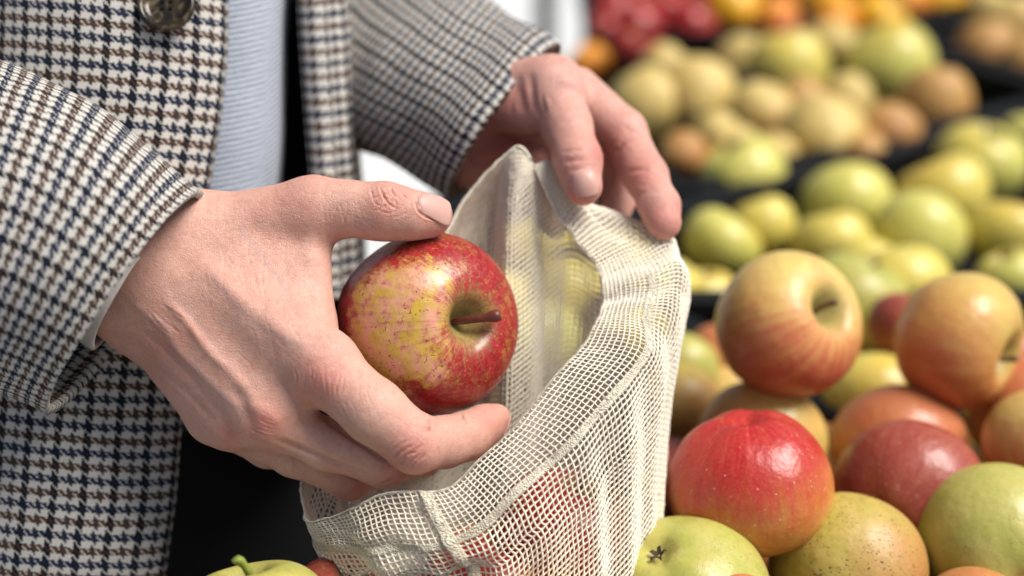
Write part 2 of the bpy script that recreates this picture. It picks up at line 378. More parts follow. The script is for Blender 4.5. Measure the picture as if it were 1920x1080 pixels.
def stem_mesh(name, L, r0, r1, bend, seed=0):
    rs = np.random.RandomState(seed); s = np.linspace(0, 1, 14)
    pts = np.stack([bend * s**2 * L, .12 * L * np.sin(s * 3), s * L], 1); rad = r0 * (1 - s) + r1 * s; rad[-3:] *= (1.25, 1.4, 1.15); rad[0] *= 1.3
    V, Fc = tube(pts, rad * (1 + .12 * rs.rand(14)), 10)
    me = bpy.data.meshes.new(name); me.from_pydata([tuple(v) for v in V], [], Fc); me.polygons.foreach_set('use_smooth', [True]*len(me.polygons)); return me
STM = stem_mesh('stem_shape', .019, .0011, .0013, .25)
def calyx_mesh():
    V, Fc = [], []
    for k in range(5):
        a = k * 2 * math.pi / 5; c, s = math.cos(a), math.sin(a); b = len(V)
        for (u, v_, z) in ((.0005, -.0014, 0), (.0005, .0014, 0), (.0035, .0009, -.0022), (.0035, -.0009, -.0022), (.0052, 0, -.0012)):
            V.append((u*c - v_*s, u*s + v_*c, z))
        Fc += [(b, b+1, b+2, b+3), (b+3, b+2, b+4)]
    me = bpy.data.meshes.new('calyx_shape'); me.from_pydata(V, [], Fc); return me
CAL = calyx_mesh()
def axis_q(ax, roll=0.0):
    """rotation taking +Z to the direction ax given in camera axes (x right, y up, z towards the viewer)"""
    a = Vector(CAMM @ np.array(ax, float)).normalized()
    return (a.to_track_quat('Z', 'Y').to_matrix() @ Matrix.Rotation(roll, 3, 'Z')).to_euler()
def apple(px, py, rpx, d=None, mat='pink', ax=(0, 1, .3), roll=0.0, mesh=0, label='', group=None, stem='stem', name='apple', cat='apple', z=None, rreal=None, sq=(1, 1, 1), perobj=False):
    if d is None:
        if z is not None: _, d = G(px, py, z)
        else: d = (rreal or .0395) * F / rpx
    r = rpx * d / F
    o = bpy.data.objects.new(name, APM[mesh].copy() if False else APM[mesh]); COL.objects.link(o)
    o.location = P(px, py, d); o.scale = tuple(r / .04 * k for k in sq); o.rotation_euler = axis_q(ax, roll)
    if not o.data.materials: o.data.materials.append(None)
    o.material_slots[0].link = 'OBJECT'; o.material_slots[0].material = amat(mat, o.rotation_euler, perobj)
    tag(o, label, cat, group)
    if stem:
        s = bpy.data.objects.new('stem', STM); COL.objects.link(s); s.parent = o; s.location = (0, 0, .0165)
        if not STM.materials: STM.materials.append(None)
        s.material_slots[0].link = 'OBJECT'; s.material_slots[0].material = M[stem]
        c = bpy.data.objects.new('calyx', CAL); COL.objects.link(c); c.parent = o; c.location = (0, 0, -.0305)
        if not CAL.materials: CAL.materials.append(M['calyx'])
    return o
AM = {}
AM['held'] = ('red_gold_apple_skin', (.56, .38, .06), (.70, .34, .30), (.27, .008, .020), (.36, .020, .034), (.26, -.02, -.96), -.965, -.70, .24, .28, .19, .36, .16, .75, (.72, .50, .16), 3.6, 4.5)
AM['orange'] = ('orange_blush_apple_skin', (.68, .54, .20), (.64, .44, .18), (.60, .16, .085), (.54, .09, .07), (-.1, -.9, .2), -.6, .9, .5, .25, .26, .16, .12)
AM['orange2'] = ('amber_apple_skin', (.62, .48, .16), (.62, .42, .15), (.60, .22, .10), (.54, .14, .07), (-.6, -.6, .2), -.6, .9, .25, .25, .22, .15, .12)
AM['red'] = ('bright_red_apple_skin', (.64, .34, .09), (.62, .24, .07), (.40, .013, .018), (.48, .04, .04), (-.15, .85, .30), -.45, .62, .40, .42, .20, .0, .14)
AM['mauve'] = ('dusky_red_apple_skin', (.52, .32, .12), (.46, .22, .10), (.30, .050, .045), (.34, .085, .065), (.2, .7, .3), -1.3, .0, .18, .4, .24, .0, .12)
AM['pink'] = ('pink_apple_skin', (.56, .42, .13), (.58, .34, .13), (.50, .15, .08), (.50, .19, .10), (0, .2, .6), -.8, .8, .25, .3, .24, .08, .14)
AM['russet'] = ('russeted_green_apple_skin', (.44, .38, .09), (.52, .40, .13), (.50, .20, .10), (.46, .25, .10), (.6, 0, .5), .1, 1.3, .2, .2, .34, .35, .14, .95)
AM['green'] = ('green_apple_skin', (.40, .42, .11), (.47, .45, .15), (.50, .30, .12), (.48, .34, .13), (.7, -.2, -.4), .3, 1.6, .2, .35, .24, .05, .10, .25, (.62, .62, .35))
AM['lime'] = ('lime_green_apple_skin', (.55, .56, .15), (.61, .59, .20), (.58, .42, .07), (.55, .40, .06), (.2, .2, .6), .2, 1.6, .1, .15, .20, .0, .10)
AM['yellow'] = ('yellow_apple_skin', (.68, .59, .14), (.63, .56, .17), (.62, .42, .07), (.60, .38, .06), (.2, .2, .6), .2, 1.6, .1, .15, .22, .0, .10)
AM['quince'] = ('quince_skin', (.68, .54, .24), (.60, .46, .18), (.56, .34, .14), (.42, .24, .08), (.2, .5, -.6), -.2, 1.3, .1, .1, .42, .4, .2)
AM['brown'] = ('brown_pear_skin', (.46, .25, .08), (.52, .30, .12), (.42, .18, .07), (.42, .2, .08), (.2, .5, -.6), -.2, 1.3, .1, .1, .42, .3, .2)
AM['orange_fruit'] = ('orange_peel', (.74, .27, .015), (.76, .32, .02), (.74, .22, .015), (.74, .22, .015), (.2, .5, -.6), -.2, 1.3, .1, .0, .38, .0, .1)
AM['red_pepper'] = ('red_pepper_skin', (.36, .012, .014), (.30, .01, .012), (.40, .02, .02), (.28, .01, .01), (.2, .5, -.6), -.2, 1.3, .1, .0, .18, .0, .1)
AM['yellow_pepper'] = ('yellow_pepper_skin', (.78, .40, .012), (.78, .46, .02), (.78, .36, .015), (.78, .36, .015), (.2, .5, -.6), -.2, 1.3, .1, .0, .2, .0, .1)

AMD = dict(AM); AM.clear(); _nm = {}
def amat(key, eul, per_object=False):
    """materials whose blush direction is given in camera axes are turned into the axes of the one apple"""
    if not per_object:
        if key not in AM: AM[key] = apple_mat(*AMD[key])
        return AM[key]
    a = list(AMD[key]); w_ = Vector(CAMM @ np.array(a[5], float)); a[5] = tuple(eul.to_matrix().inverted() @ w_)
    return apple_mat(*a)
GA = 'loose apples in the front crates'
front = [  # px, py, rpx, d, mat, axis, roll, mesh, label
 (1476, 612, 137, .775, 'orange', (.55, .30, .78), .4, 2, 'large yellow and orange apple topping the pile beside the bag, stem hollow facing right'),
 (1797, 640, 130, .80, 'orange2', (.75, -.30, .55), 2.2, 1, 'large amber orange apple on top of the pile near the right edge'),
 (1425, 825, 122, .79, 'orange2', (.2, .6, -.4), 1.0, 3, 'brown speckled orange apple squeezed behind the bright red apple'),
 (1409, 905, 155, .69, 'red', (.12, -.95, -.2), 3.0, 1, 'bright red apple with pale dots, widest apple in front of the pile'),
 (1702, 925, 143, .735, 'mauve', (.5, .35, -.75), 1.5, 3, 'dusky mauve red apple right of the bright red apple'),
 (1682, 850, 128, .80, 'pink', (.1, .5, -.6), .6, 0, 'pale pink apple half hidden behind the dusky mauve apple'),
 (1640, 757, 103, .90, 'yellow', (.1, .6, -.4), .6, 1, 'greenish yellow apple wedged below the two large orange apples'),
 (1594, 1072, 147, .69, 'russet', (.2, .5, -.75), 4.0, 0, 'green and pink apple with dark russet scratches at the lower edge'),
 (1866, 1020, 147, .70, 'green', (-.1, .4, -.7), 1.0, 2, 'plain green apple in the lower right corner'),
 (1282, 1118, 158, .66, 'green', (.42, -.70, -.50), 2.0, 1, 'green apple with its dark hollow upward, at the foot of the bag'),
 (1262, 772, 95, .86, 'russet', (.3, .5, -.6), 2.6, 1, 'olive green apple partly hidden by the right side of the bag'),
 (1345, 668, 62, .95, 'pink', (.3, .5, -.3), 1.6, 0, 'small brownish pink apple behind the bag and left of the large orange apple'),
 (1275, 690, 72, .93, 'green', (.3, .7, -.3), 1.6, 0, 'pale green apple peeping out beside the bag under the black rim'),
 (1690, 612, 66, .92, 'mauve', (.3, .7, -.3), .6, 0, 'dull pink apple glimpsed between the two large orange apples'),
 (1932, 782, 121, .82, 'pink', (.3, .5, -.3), 5.6, 1, 'pink and olive apple cut by the right edge under the amber apple'),
 (1962, 845, 116, .76, 'orange', (.3, .5, -.3), 4.6, 0, 'orange red streaked apple cut by the right edge above the green apple'),
 (1372, 1200, 138, .64, 'pink', (.3, .5, -.3), 2.6, 0, 'pink apple whose top just shows at the bottom edge between green apples'),
 (1835, 1200, 132, .66, 'pink', (.3, .5, .3), 3.6, 2, 'pink topped apple barely showing under the plain green apple at the bottom'),
 (1262, 905, 84, .80, 'mauve', (.3, .5, .3), 3.6, 2, 'dark red apple in shade between the bag and the bright red apple'),
 (1008, 1205, 140, .60, 'pink', (.1, .8, .1), 1.6, 3, 'pinkish apple just showing at the bottom edge in front of the bag'),
 (478, 1192, 150, .60, 'green', (-.17, .97, .02), 1.0, 2, 'green apple with a short upright stem at the bottom left below the trousers'),
 (640, 1135, 100, .64, 'mauve', (.3, .8, .3), 1.6, 0, 'dark red apple in shadow left of the bag foot'),
]
for (px, py, rp, d, m, ax, ro, ms, lb) in front:
    d *= .94
    a = apple(px, py, rp, d, m, ax, ro, ms, lb, GA, stem='stem_green' if 'upright stem' in lb else 'stem', perobj=True)
    if 'bright red apple with pale' in lb:
        for c_ in list(a.children): bpy.data.objects.remove(c_)
    if 'upright stem' in lb:
        q_ = [c_ for c_ in a.children if c_.name.startswith('stem')][0]; q_.scale = (1.6, 1.6, 1.05); q_.location.z = .0215
# apples hidden lower in the pile that carry the upper ones
k = 0
for (px, py, d) in ((1520, 870, .86), (1800, 900, .84), (1560, 1000, .80), (1760, 760, .97), (1450, 700, .95), (1900, 690, .95), (1340, 850, .88), (1680, 1080, .80)):
    apple(px, py, .038 / d * F, d, ('pink', 'orange2', 'mauve', 'green')[k % 4], (.3, .8, .2), k, k % 4, ('pink', 'amber', 'dusky red', 'green')[k % 4] + ' apple deep in the pile, seen only through gaps ' + ('below the large orange apple', 'under the dusky mauve apple', 'above the scratched apple', 'under the amber apple', 'behind the large orange apple', 'behind the amber apple', 'behind the bright red apple', 'between the scratched and green apples')[k], GA); k += 1
for px, py, d, m, lb in ((1560, 745, .90, 'yellow', 'yellow apple deep in the pile, seen in the gap right of the speckled apple'), (1500, 770, .90, 'mauve', 'dusky apple deep in the pile under the large yellow and orange apple'), (1755, 815, .88, 'orange', 'orange apple deep in the pile behind the pale pink apple'), (1860, 760, .86, 'pink', 'pink apple deep in the pile between amber and olive apples'), (1600, 570, .96, 'green', 'green apple behind the large yellow and orange apple'), (1370, 760, .90, 'orange', 'orange apple low behind the speckled one'), (1560, 910, .78, 'orange2', 'amber apple deep in the gap between the red and mauve apples'), (1780, 1010, .76, 'mauve', 'dark apple deep in the gap left of the plain green apple'), (1450, 1080, .72, 'orange', 'orange apple deep below the bright red apple')):
    apple(px, py, .037 / d * F, d, m, (.3, .8, .2), px, px % 4, lb, GA)
# apples inside the bag
for i, (px, py, d, m, lb) in enumerate(((1062, 1010, .640, 'red', 'red apple at the bottom of the mesh bag, seen through the net at right'), (930, 1115, .635, 'red', 'red apple in the mesh bag showing through the net by the bottom edge'), (1085, 1190, .66, 'mauve', 'dark red apple lowest in the mesh bag'))):
    apple(px, py, .034 / d * F, d, m, (.3, .8, .2), i, i, lb, 'apples inside the mesh bag')

GB = 'green and yellow apples in the back crate'
back = [(1395, 335, 85, 'lime', 0, 'topmost lime apple at the left corner of the back crate'), (1352, 458, 78, 'lime', 1, 'lime apple with a soft highlight just right of the held bag'),
 (1432, 425, 62, 'yellow', 2, 'yellow green apple behind the lime apple right of the bag'), (1588, 385, 88, 'lime', 3, 'lime apple below the crate rim in the middle of the row'),
 (1765, 368, 90, 'yellow', 0, 'pale yellow apple with a broad highlight under the rim'), (1840, 308, 88, 'lime', 1, 'brightest green apple close under the crate rim at right'),
 (1722, 445, 88, 'lime', 2, 'green apple with the whitest highlight in the back crate'), (1885, 440, 78, 'yellow', 3, 'golden yellow apple by the right edge'),
 (1560, 462, 76, 'yellow', 0, 'yellow apple left of the green one with the white highlight'), (1618, 508, 78, 'yellow', 1, 'yellow apple just behind the large orange apple'),
 (1690, 545, 96, 'yellow', 2, 'large golden apple between the two big orange apples'), (1322, 560, 66, 'yellow', 3, 'yellow apple low beside the edge of the bag'),
 (1895, 522, 62, 'lime', 0, 'yellow green apple behind the amber apple at right'), (1925, 255, 50, 'lime', 1, 'green apple cut by the right edge below the rim'),
 (1245, 560, 78, 'yellow', 2, 'yellow apple seen through the mesh at the right part of the bag'), (1150, 480, 80, 'yellow', 3, 'yellow apple seen through the upper part of the mesh'), (1060, 560, 84, 'yellow', 0, 'yellow apple dimly visible through two layers of mesh'),
 (1480, 560, 70, 'lime', 1, 'lime apple hidden behind the top of the large orange apple'), (1000, 470, 78, 'yellow', 1, 'yellow apple behind the folded peak of the mesh bag'), (1010, 640, 84, 'lime', 2, 'green apple dimly visible through the mesh beside the held apple'), (1180, 640, 80, 'yellow', 1, 'yellow apple seen through the mesh below the fingers'), (920, 560, 84, 'lime', 3, 'green apple hidden behind the held apple and the mesh')]
for (px, py, rp, m, ms, lb) in back:
    _, d = G(px, py, .925); apple(px, py, rp, d, m, (RNG.uniform(-.6, .6), .8, RNG.uniform(-.5, .5)), RNG.rand() * 6, ms, lb, GB, sq=(1, 1, RNG.uniform(.92, 1.04)))
GQ = 'quinces and pears in the middle crate'
APM.append(apple_mesh('quince_shape', 11, tall=1.08, shoulder=-.10, cav=.12, cavw=.2, lump=.07)); APM.append(apple_mesh('quince_shape', 12, tall=.98, shoulder=.02, cav=.14, cavw=.2, lump=.09))
for i, (px, py, rp, m, lb) in enumerate([(1210, 195, 68, 'quince', 'lumpy yellow quince at the left corner of its crate behind the hand'), (1305, 190, 78, 'quince', 'round yellow quince with two humps behind the fingers'), (1245, 128, 45, 'quince', 'small quince above the left corner quinces'),
   (1545, 262, 84, 'quince', 'largest olive quince at the front rim of its crate'), (1425, 215, 62, 'quince', 'bruised golden quince in the middle of its crate'), (1480, 130, 78, 'yellow', 'bright yellow quince across the middle of the crate'), (1392, 120, 55, 'quince', 'olive quince left of the bright yellow one'),
   (1662, 128, 84, 'lime', 'pale green pear standing tallest among the quinces'), (1752, 195, 70, 'brown', 'orange brown pear right of the pale green pear'), (1665, 250, 58, 'brown', 'small pinkish brown pear at the crate rim'), (1282, 292, 46, 'brown', 'brown pear at the near corner beside the fingertip'),
   (1590, 190, 50, 'quince', 'quince in shade left of the pale green pear'), (1375, 285, 52, 'quince', 'quince in shade above the topmost lime apple'), (1560, 90, 52, 'quince', 'quince near the oranges at the back of the crate'), (1500, 195, 52, 'brown', 'brownish pear between the golden and the largest olive quince'), (1345, 255, 46, 'quince', 'shaded quince above the near corner of the crate'), (1620, 285, 40, 'brown', 'small dark pear at the foot of the pale green pear'), (1450, 290, 44, 'quince', 'shaded quince left of the largest olive quince')]):
    _, d = G(px, py, .93); apple(px, py, rp, d, m, (RNG.uniform(-.7, .7), .6, RNG.uniform(-.6, .6)), RNG.rand() * 6, 4 + i % 2, lb, GQ, name='quince' if m in ('quince', 'yellow') else 'pear', cat='quince' if m in ('quince', 'yellow') else 'pear')
for i, (px, py, rp, m, lb) in enumerate([(1850, 95, 56, 'brown', 'brown russet pear in the upper right crate'), (1900, 55, 66, 'quince', 'yellow pear in the upper right corner'), (1925, 120, 50, 'brown', 'dark brown pear cut by the right edge at top'), (1850, 20, 45, 'quince', 'olive pear at the very top right')]):
    _, d = G(px, py, .93); apple(px, py, rp, d, m, (.3, .8, 0), i, 4 + i % 2, lb, 'pears in the upper right crate', name='pear', cat='pear')
fo = [(1100, 126, 46, 'orange_fruit', 'single orange in the dark crate beside the cuff', 'orange')]
for i, (px, py) in enumerate([(1370, 20), (1450, 45), (1530, 5), (1560, 50), (1640, 45), (1690, 10), (1750, 0), (1420, -30), (1600, -25), (1490, 0)]):
    y_ = i in (2, 4, 0, 6); fo.append((px, py, 52 if i % 2 else 58, 'yellow_pepper' if y_ else 'orange_fruit', ('yellow pepper ' if y_ else 'orange ') + ['at the left end of the orange heap', 'low in the orange heap beside the red peppers', 'at the top middle of the orange heap', 'low in the middle of the orange heap', 'above the pale green pear', 'near the right end of the heap', 'at the right end of the heap by the dark rim', 'cut by the top edge at the left of the heap', 'cut by the top edge right of the middle', 'in the middle of the heap under the top edge'][i], 'pepper' if y_ else 'orange'))
for i, (px, py) in enumerate([(1150, 30), (1195, 55), (1240, 25), (1290, 55), (1330, 15), (1185, 0), (1270, -10), (1220, 105), (1180, 90), (1470, 75), (1130, 60)]):
    fo.append((px, py, 50 if i < 7 else 34, 'red_pepper', 'dark red pepper ' + ['at the left end of the red heap', 'low at the left of the red heap', 'in the middle of the red heap', 'low at the right of the red heap', 'at the right end beside the oranges', 'cut by the top edge at left', 'cut by the top edge in the middle', 'below the rim above the quinces', 'below the rim beside the single orange', 'alone among the oranges', 'nearest the dark post'][i], 'pepper'))
for i, (px, py, rp, m, lb, ct) in enumerate(fo):
    _, d = G(px, py, .93 if i else .90); apple(px, py, rp, d, m, (RNG.uniform(-.7, .7), .6, RNG.uniform(-.3, .6)), RNG.rand() * 6, 4 + i % 2 if ct == 'pepper' else 3, lb, 'oranges and peppers at the back of the stall', name=ct, cat=ct, stem=None)

# ---------------------------------------------------------------- hero apple
ha = apple(797, 606, 171, .622, 'held', (.62, .05, .78), 1.2, 0, 'red and golden apple with a reddish stem, held over the open bag', stem='stem_red', perobj=True)
ha.data = apple_mesh('held_apple', 21, tall=.93, shoulder=.055, cav=.36, cavw=.20, lump=.030, nt_=110, na=150, asym=.03); ha.data.materials.append(None)
ha.material_slots[0].link = 'OBJECT'; ha.material_slots[0].material = amat('held', ha.rotation_euler, True)
st = [c for c in ha.children if c.name.startswith('stem')][0]; st.data = stem_mesh('held_stem', .025, .0012, .0019, .16, 3); st.data.materials.append(M['stem_red']); st.location = (0, 0, .0165)
st.rotation_euler = (ha.rotation_euler.to_matrix().inverted() @ Vector(CAMM @ np.array((.93, -.03, .42)))).to_track_quat('Z', 'Y').to_euler()

# ---------------------------------------------------------------- mesh bag
def bag():
    cols = [
     [(575,968,.602),(590,1010,.604),(612,1060,.606),(650,1150,.61),(700,1750,.63)],
     [(612,972,.592),(640,1020,.588),(670,1075,.590),(700,1150,.60),(760,1800,.62)],
     [(655,956,.582),(684,1030,.578),(712,1080,.580),(745,1150,.59),(790,1850,.61)],
     [(712,928,.577),(748,1020,.572),(778,1075,.575),(810,1150,.585),(850,1850,.61)],
     [(775,921,.577),(815,1020,.570),(845,1070,.575),(870,1150,.585),(900,1850,.61)],
     [(840,918,.578),(895,985,.572),(925,1045,.575),(950,1150,.58),(970,1850,.61)],
     [(905,858,.580),(965,915,.574),(1000,985,.575),(1025,1100,.58),(1040,1850,.61)],
     [(975,785,.584),(1060,832,.578),(1090,915,.58),(1105,1060,.585),(1110,1850,.61)],
     [(1045,700,.592),(1140,742,.587),(1165,840,.59),(1170,1000,.60),(1165,1800,.615)],
     [(1098,640,.607),(1205,662,.60),(1228,760,.61),(1222,940,.62),(1200,1750,.63)],
     [(1124,590,.625),(1205,592,.618),(1262,640,.632),(1236,900,.65),(1210,1650,.65)],
     [(1131,550,.642),(1216,532,.638),(1290,545,.662),(1245,850,.685),(1200,1550,.68)],
     [(1118,500,.662),(1186,470,.684),(1262,462,.718),(1240,800,.73),(1190,1450,.70)],
     [(1085,455,.68),(1130,424,.702),(1185,432,.738),(1180,780,.735),(1160,1400,.71)],
     [(1045,400,.692),(1078,366,.714),(1120,440,.752),(1120,760,.745),(1100,1350,.72)],
     [(1012,335,.70),(1036,312,.715),(1060,490,.755),(1050,760,.745),(1030,1350,.72)],
     [(978,276,.705),(964,370,.698),(962,550,.692),(962,750,.69),(930,1350,.70)],
     [(938,300,.71),(925,390,.705),(915,550,.70),(905,760,.70),(870,1350,.70)],
     [(890,350,.715),(870,440,.712),(850,610,.71),(840,780,.70),(800,1400,.69)],
     [(845,420,.715),(820,510,.712),(790,690,.70),(770,850,.69),(750,1450,.68)],
     [(770,560,.70),(750,640,.692),(720,780,.68),(710,900,.67),(700,1500,.66)],
     [(680,740,.67),(668,800,.66),(655,890,.65),(665,990,.64),(690,1600,.65)],
     [(573,872,.635),(585,920,.635),(600,970,.635),(640,1060,.635),(690,1700,.64)]]
    cols = [[(x, y, (d if d < .61 else .61 + (d - .61) * .45) + (.013 if 17 <= ci <= 21 and ri else 0)) for ri, (x, y, d) in enumerate(col)] for ci, col in enumerate(cols)]
    c = np.array([[C(*p) for p in col] for col in cols])                      # K,5,3
    K = len(cols); NH, NB = 10, 84                                            # rows from the rim to the hem tape, rows below it
    rows = []
    for s_ in range(4):
        q = [c[:, max(0, min(4, s_+j-1))] for j in range(4)]
        for t in np.arange(24) / 24: rows.append(cr(*q, t))
    rows.append(c[:, 4]); rows = np.transpose(np.array(rows), (1, 0, 2))      # K,V,3
    def even(p, n):
        s_ = np.concatenate([[0], np.cumsum(np.linalg.norm(np.diff(p, axis=0), axis=1))]); return np.stack([np.interp(np.linspace(0, s_[-1], n), s_, p[:, k]) for k in range(3)], 1)
    def evenL(p, n, step):
        s_ = np.concatenate([[0], np.cumsum(np.linalg.norm(np.diff(p, axis=0), axis=1))]); return np.stack([np.interp(np.linspace(0, min(s_[-1], step*(n-1)), n), s_, p[:, k]) for k in range(3)], 1)
    rows = np.stack([np.concatenate([even(p[:25], NH+1)[:-1], evenL(p[24:], NB, .0026)]) for p in rows])
    per = np.linalg.norm(np.diff(np.concatenate([rows[:, 10], rows[:1, 10]]), axis=0), axis=1).sum(); print('bag perimeter', per)
    nu = int(per / .0024)
    g = spline(rows, nu, True); nv = g.shape[1]
    N = grid_normals(g, True); fl = g.reshape(-1, 3)
    uu = np.repeat(np.arange(nu)[:, None], nv, 1) / nu; vv = np.repeat(np.arange(nv)[None], nu, 0) / nv
    # soft folds running down the cloth, and thread jitter
    fold = .0012 * np.sin(uu * 2 * math.pi * 23 + 3 * np.sin(uu * 9)) * np.clip(vv * 5, .2, 1) + .0020 * noise3(np.stack([uu * 26, vv * 3.2, uu * 0], -1), 1.0, 5, 2)
    fold = fold + .0026 * np.exp(-((uu - .12) / .10) ** 2) * noise3(np.stack([uu * 16 + vv * 14, vv * 34 - uu * 20, uu * 0], -1), 1.0, 8, 2)
    fold = fold * (1 - .7 * np.exp(-((uu - .68) / .16) ** 2))
    g = g + N * fold[..., None]
    jit = np.stack([noise3(fl * 1000, 2.0, s, 1) for s in (1, 2, 3)], -1).reshape(g.shape) * .00026 + RNG.randn(*g.shape) * .00006
    g = g + jit
    W = toW(g.reshape(-1, 3)); fc = grid_faces(nu, nv, True)
    # material
    k = NT('ecru_cotton_net'); tc = k.n('TexCoord').outputs['Object']
    nz = k.noise(tc, 900, 3, .6); n2 = k.noise(tc, 40, 3)
    col = k.mix(n2, (.92, .83, .66), (.95, .89, .76)); col = k.mix(k.math('MULTIPLY', nz, .35), col, (.62, .50, .30))
    m = k.set(Base_Color=col, Roughness=.9, Normal=k.bump(k.noise(tc, 1600, 2), .8, .0004), Sheen_Weight=.2, Subsurface_Weight=.15, Subsurface_Radius=(1, .9, .7), Subsurface_Scale=.002)
    k2 = NT('ecru_cotton_tape'); tc = k2.n('UVMap').outputs[0]
    w_ = k2.n('TexVoronoi'); w_.inputs['Scale'].default_value = 1300; k2.l(k2.vmath('MULTIPLY', tc, (1, .8, 1)), w_.inputs['Vector'])
    nz = k2.noise(tc, 900, 4, .7); col = k2.mix(k2.sstep(w_.outputs['Distance'], .2, .75), (.93, .87, .73), (.76, .66, .46))
    m2 = k2.set(Base_Color=col, Roughness=.9, Normal=k2.bump(k2.math('SUBTRACT', nz, w_.outputs['Distance']), 1.0, .0012), Sheen_Weight=.2)
    o = mesh_obj('mesh_bag', W, fc, m)
    md = o.modifiers.new('threads', 'WIREFRAME'); md.thickness = .00122; md.use_even_offset = False; md.use_replace = True; md.use_relative_offset = False; md.use_boundary = True
    vg = o.vertex_groups.new(name='thick'); idx = np.arange(nu * nv).reshape(nu, nv)
    vg.add([int(i) for i in idx[:, NH+1:].ravel()], 1.0, 'REPLACE'); vg.add([int(i) for i in idx[:, :NH+1].ravel()], .78, 'REPLACE'); vg.add([int(i) for i in idx[int(nu*.45):, :].ravel()], 1.0, 'REPLACE')
    md.vertex_group = 'thick'
    tag(o, 'cream cotton net produce bag held open by the far hand, apples inside', 'bag')
    # solid hem band: between rows 10 and 12.6 on the outside, a tape of its own thickness
    def ribbon(name, a, b, off, th):
        n = 700; q = spline(g, n, True)
        if b > 2: q = q[:int(n * .44)]; n = len(q)
        s = np.linspace(a, b, 7); out = []
        for t in s:
            i = int(t); f = t - i; out.append(q[:, i] * (1-f) + q[:, min(i+1, nv-1)] * f)
        out = np.stack(out, 1); Nn = grid_normals(out, b < 2); out = out + Nn * (off + .0006 * noise3(out.reshape(-1, 3) * 1000, 1.5, 9, 2).reshape(out.shape[:2])[..., None])
        ul = np.cumsum(np.concatenate([[0], np.linalg.norm(np.diff(out[:, 0], axis=0), axis=1)]))
        uv = np.stack(np.broadcast_arrays(ul[:, None], np.linspace(0, .006, 7)[None]), -1).reshape(-1, 2)
        r = mesh_obj(name, toW(out.reshape(-1, 3)), grid_faces(n, 7, b < 2), m2, o, uvs=uv)
        s_ = r.modifiers.new('thickness', 'SOLIDIFY'); s_.thickness = th; s_.offset = 0
        return r
    ribbon('hem_band', 9.8, 11.4, 0.0, .0010)
    ribbon('opening_edge', 0.0, .3, 0.0, .0014)
    # side seam down the left end
    i0 = int(nu * .118); q = g[i0:i0+3, :]; 
    cen = g[i0+1]; side = g[i0+3] - g[i0-1]; side /= np.linalg.norm(side, axis=1, keepdims=True)
    cen = spline(cen, 120); side = spline(side, 120); wv = np.linspace(-.0026, .0026, 6); grid = np.stack([cen + side * x for x in wv], 0)
    Ns = grid_normals(grid); grid = grid - np.array([0, 0, -1]) * .0012 + 0 * Ns
    grid[2:4] += np.array([0, 0, 1]) * .0004; grid = grid + (noise3(grid.reshape(-1, 3) * 1000, 2.5, 77, 2).reshape(grid.shape[:2]) * .0007)[..., None] * np.array([1, 1, 1])
    ul = np.cumsum(np.concatenate([[0], np.linalg.norm(np.diff(cen, axis=0), axis=1)]))
    uv = np.stack(np.broadcast_arrays(ul[None], wv[:, None]), -1).reshape(-1, 2)
    s = mesh_obj('side_seam', toW(grid.reshape(-1, 3)), grid_faces(6, 120), m2, o, uvs=uv); s_ = s.modifiers.new('thickness', 'SOLIDIFY'); s_.thickness = .0012
    return o
bag_o = bag()

# ---------------------------------------------------------------- hands: implicit surfaces meshed with surface nets (camera axes, millimetres)
def smin(a, b, k):
    h = np.maximum(k - np.abs(a - b), 0) / k; return np.minimum(a, b) - h * h * k * .25
def sd_cone(p, a, ra, b, rb):
    ba = b - a; h = np.clip(((p - a) @ ba) / (ba @ ba), 0, 1)
    return np.linalg.norm(p - (a + h[..., None] * ba), axis=-1) - (ra + (rb - ra) * h)
def sd_tri(p, a, b, c, ra, rb, rc):
    """thick triangle with a radius per corner"""
    e0, e1 = b - a, c - a; v = p - a
    d00, d01, d11 = e0 @ e0, e0 @ e1, e1 @ e1; d20, d21 = v @ e0, v @ e1; den = d00*d11 - d01*d01
    vb = (d11*d20 - d01*d21) / den; wc = (d00*d21 - d01*d20) / den; ua = 1 - vb - wc
    ins = (vb >= 0) & (wc >= 0) & (ua >= 0)
    q = a + vb[..., None]*e0 + wc[..., None]*e1
    din = np.linalg.norm(p - q, axis=-1) - (ua*ra + vb*rb + wc*rc)
    de = np.minimum(np.minimum(sd_cone(p, a, ra, b, rb), sd_cone(p, b, rb, c, rc)), sd_cone(p, c, rc, a, ra))
    return np.where(ins, din, de)
